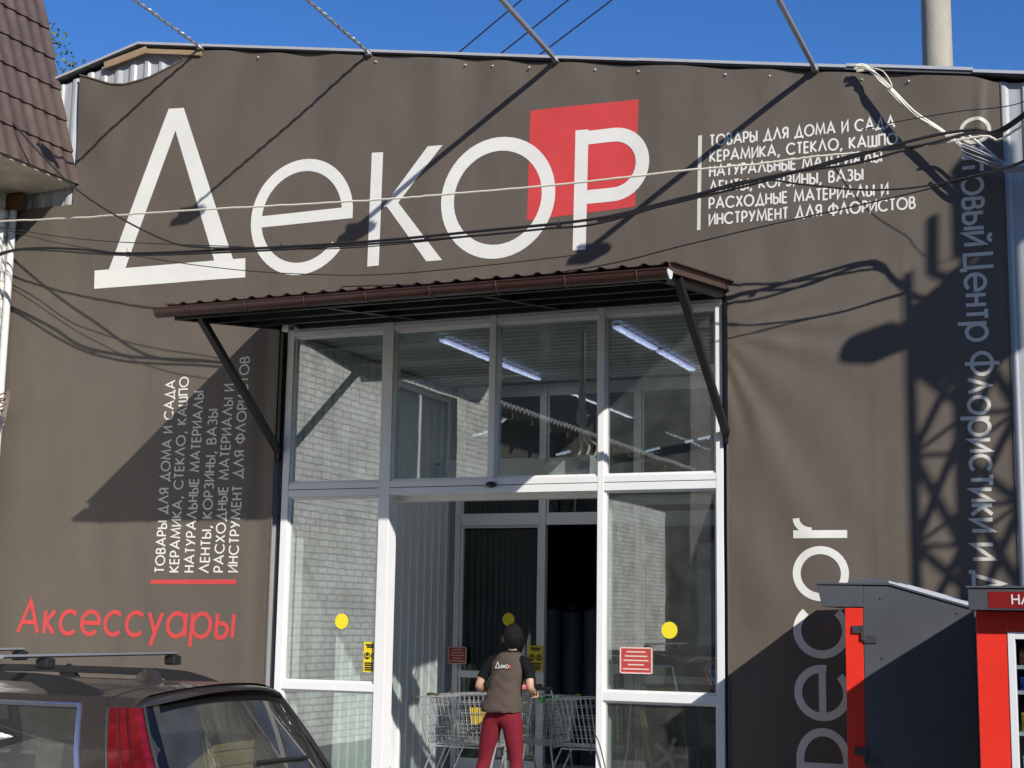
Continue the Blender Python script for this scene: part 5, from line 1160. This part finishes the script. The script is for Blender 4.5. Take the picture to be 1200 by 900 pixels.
def loft(name, secs, m, parent, n=28, wr=0.0):
    g = MB(); R_ = []
    for i, (x, y, z, rx, ry) in enumerate(secs):
        R_.append([V(x + rx * math.copysign(abs(math.cos(2 * PI * k / n)) ** .85, math.cos(2 * PI * k / n)), y + ry * math.copysign(abs(math.sin(2 * PI * k / n)) ** .85, math.sin(2 * PI * k / n)), z + wr * math.sin(k * 1.7 + i * 2.1)) + Vector((0, -1, 0)) * (wr * 2.2 * math.sin(z * 55 + k * .45 + math.sin(k * .9 + z * 9) * 1.6) * (1 if z < 1.24 else .35)) for k in range(n)])
    return g.rings(R_).build(name, m, parent, smooth=True)
def resec(secs, step=.016):
    out = []
    for a, b in zip(secs[:-1], secs[1:]):
        n = max(1, int((b[2] - a[2]) / step)); out += [tuple(a[q] + (b[q] - a[q]) * k / n for q in range(5)) for k in range(n)]
    return out + [secs[-1]]
vest = loft('vest', resec([(-.01, .0, .915, .184, .146), (-.01, .0, .93, .188, .150), (-.006, .0, .99, .180, .142), (.006, .012, 1.06, .158, .128), (.012, .02, 1.12, .148, .122), (.02, .03, 1.18, .153, .122), (.030, .045, 1.27, .164, .120), (.036, .05, 1.345, .162, .106), (.042, .055, 1.39, .130, .092), (.045, .062, 1.422, .098, .078), (.05, .068, 1.435, .074, .07)]), M_VEST, person, n=40, wr=.0035)
loft('tshirt', [(.02, .03, 1.17, .14, .108), (.028, .045, 1.27, .155, .108), (.034, .05, 1.335, .168, .096), (.036, .055, 1.375, .145, .082), (.042, .062, 1.412, .105, .074), (.05, .068, 1.44, .066, .066), (.052, .07, 1.452, .060, .06)], M_TEE, person)
g = MB()                                        # small logo on the back of the vest: Δ е к о р with a red spot
lx, lz = .035, 1.298
yb = lambda u, v: PY + .045 - .127 + .55 * (u - PX - .035) ** 2 * 2 - .004
bk = lambda u, v, l: (u, yb(u, v) - .004 - l * .0002, v)
ox = PX + lx - .075; oz = PZ + lz
stroke(g, [(ox, oz), (ox + .024, oz + .05), (ox + .046, oz), (ox, oz)], .0065, bk)
def tiny(c, x0, w2, hh): 
    for st_ in GL[c][1]: stroke(g, [(ox + x0 + u / max(GL[c][0], .01) * w2, oz + v / .7 * hh) for u, v in st_], .005, bk)
tiny('е', .055, .024, .026); tiny('к', .085, .016, .026); tiny('о', .104, .026, .028); g.build('logo', M_WHITE_INK, vest)
g = MB(); g.prism([(ox + .140 + .011 * math.cos(k * .524), oz + .014 + .012 * math.sin(k * .524)) for k in range(12)], 'y', yb(ox + .14, 0) - .004, yb(ox + .14, 0) - .001); g.build('logo_spot', M_RED_INK, vest)
for s_, pts in ((-1, [(-.06, .052, 1.355, .060), (-.115, .045, 1.342, .064), (-.150, .035, 1.312, .060), (-.180, .02, 1.262, .053), (-.205, -.005, 1.200, .048)]), (1, [(.13, .052, 1.355, .060), (.18, .045, 1.342, .064), (.214, .035, 1.312, .060), (.242, .02, 1.262, .053), (.264, -.005, 1.200, .048)])):
    MB().tube([V(*p[:3]) for p in pts], [p[3] for p in pts], 14).build('sleeve', M_TEE, person, smooth=True)
tr = skin_obj('trousers', [[(0, .005, 1.04, .150, .118), (0, -.006, .94, .176, .136)], [1, (-.09, -.005, .86, .105, .122), (-.115, .012, .74, .090, .098), (-.15, .025, .64, .082), (-.19, .05, .48, .062), (-.225, .002, .30, .058), (-.25, -.02, .10, .048)],
      [1, (.09, -.005, .86, .105, .122), (.098, .015, .74, .090, .098), (.105, .03, .64, .082), (.115, .06, .48, .062), (.12, .012, .30, .058), (.125, -.015, .10, .048)]], M_TROU, person)
for s_, (x, y) in ((-1, (-.258, .03)), (1, (.132, .04))):
    loft('shoe', [(x, y, .0, .045, .125), (x, y, .02, .047, .128), (x, y - .01, .05, .042, .11), (x, y - .04, .085, .038, .06)], M_BLK, person, n=16)

# ---------------------------------------------------------------- tree behind the tiled roof
tr_ = thing('tree', 'green leafy tree showing beside the tiled roof behind the shop corner', 'tree', (-17.4, 6, 0))
c = at(66, 70, 6.0)
g = MB(); g.tube([(-17.6, 6, 0), (-17.55, 6.05, 3), (-17.4, 6, 6), (-17.3, 6, 9.2)], [.22, .18, .13, .06], 10)
rt = random.Random(4)
for k in range(14):
    a = rt.uniform(0, 2 * PI); z = rt.uniform(5, 9); L = rt.uniform(.8, 1.5); g.tube([(-17.4, 6, z), (-17.4 + L * .5 * math.cos(a), 6 + L * .5 * math.sin(a), z + .5), (-17.4 + L * math.cos(a), 6 + L * math.sin(a), z + .9)], [.05, .03, .012], 6)
g.build('trunk', mat('bark', (.10, .075, .05), .9, noise=.3), tr_)
g = MB()
for cl in range(120):
    while True:
        q = Vector((rt.uniform(-1, 1), rt.uniform(-1, 1), rt.uniform(-1, 1)))
        if q.length < 1: break
    cc = Vector((-17.1 + q.x * 1.6, 6 + q.y * 1.5, 9.5 + q.z * 2.2)); rr_ = rt.uniform(.18, .36)
    for k in range(30):
        d = Vector((rt.gauss(0, 1), rt.gauss(0, 1), rt.gauss(0, 1))); p = cc + d.normalized() * rr_ * rt.uniform(.4, 1)
        e1 = Vector((rt.gauss(0, 1), rt.gauss(0, 1), rt.gauss(0, 1))).normalized(); e2 = e1.cross(Vector((rt.gauss(0, 1), rt.gauss(0, 1), .3))).normalized(); s_ = rt.uniform(.03, .055)
        g.add([p - e1 * s_, p + e2 * s_ * .5, p + e1 * s_, p - e2 * s_ * .5], [(0, 1, 2, 3)])
g.build('crown', mat('leaf', (.075, .105, .03), .55, noise=.5, nscale=2, dirt=(.035, .06, .018)), tr_, fix=False)
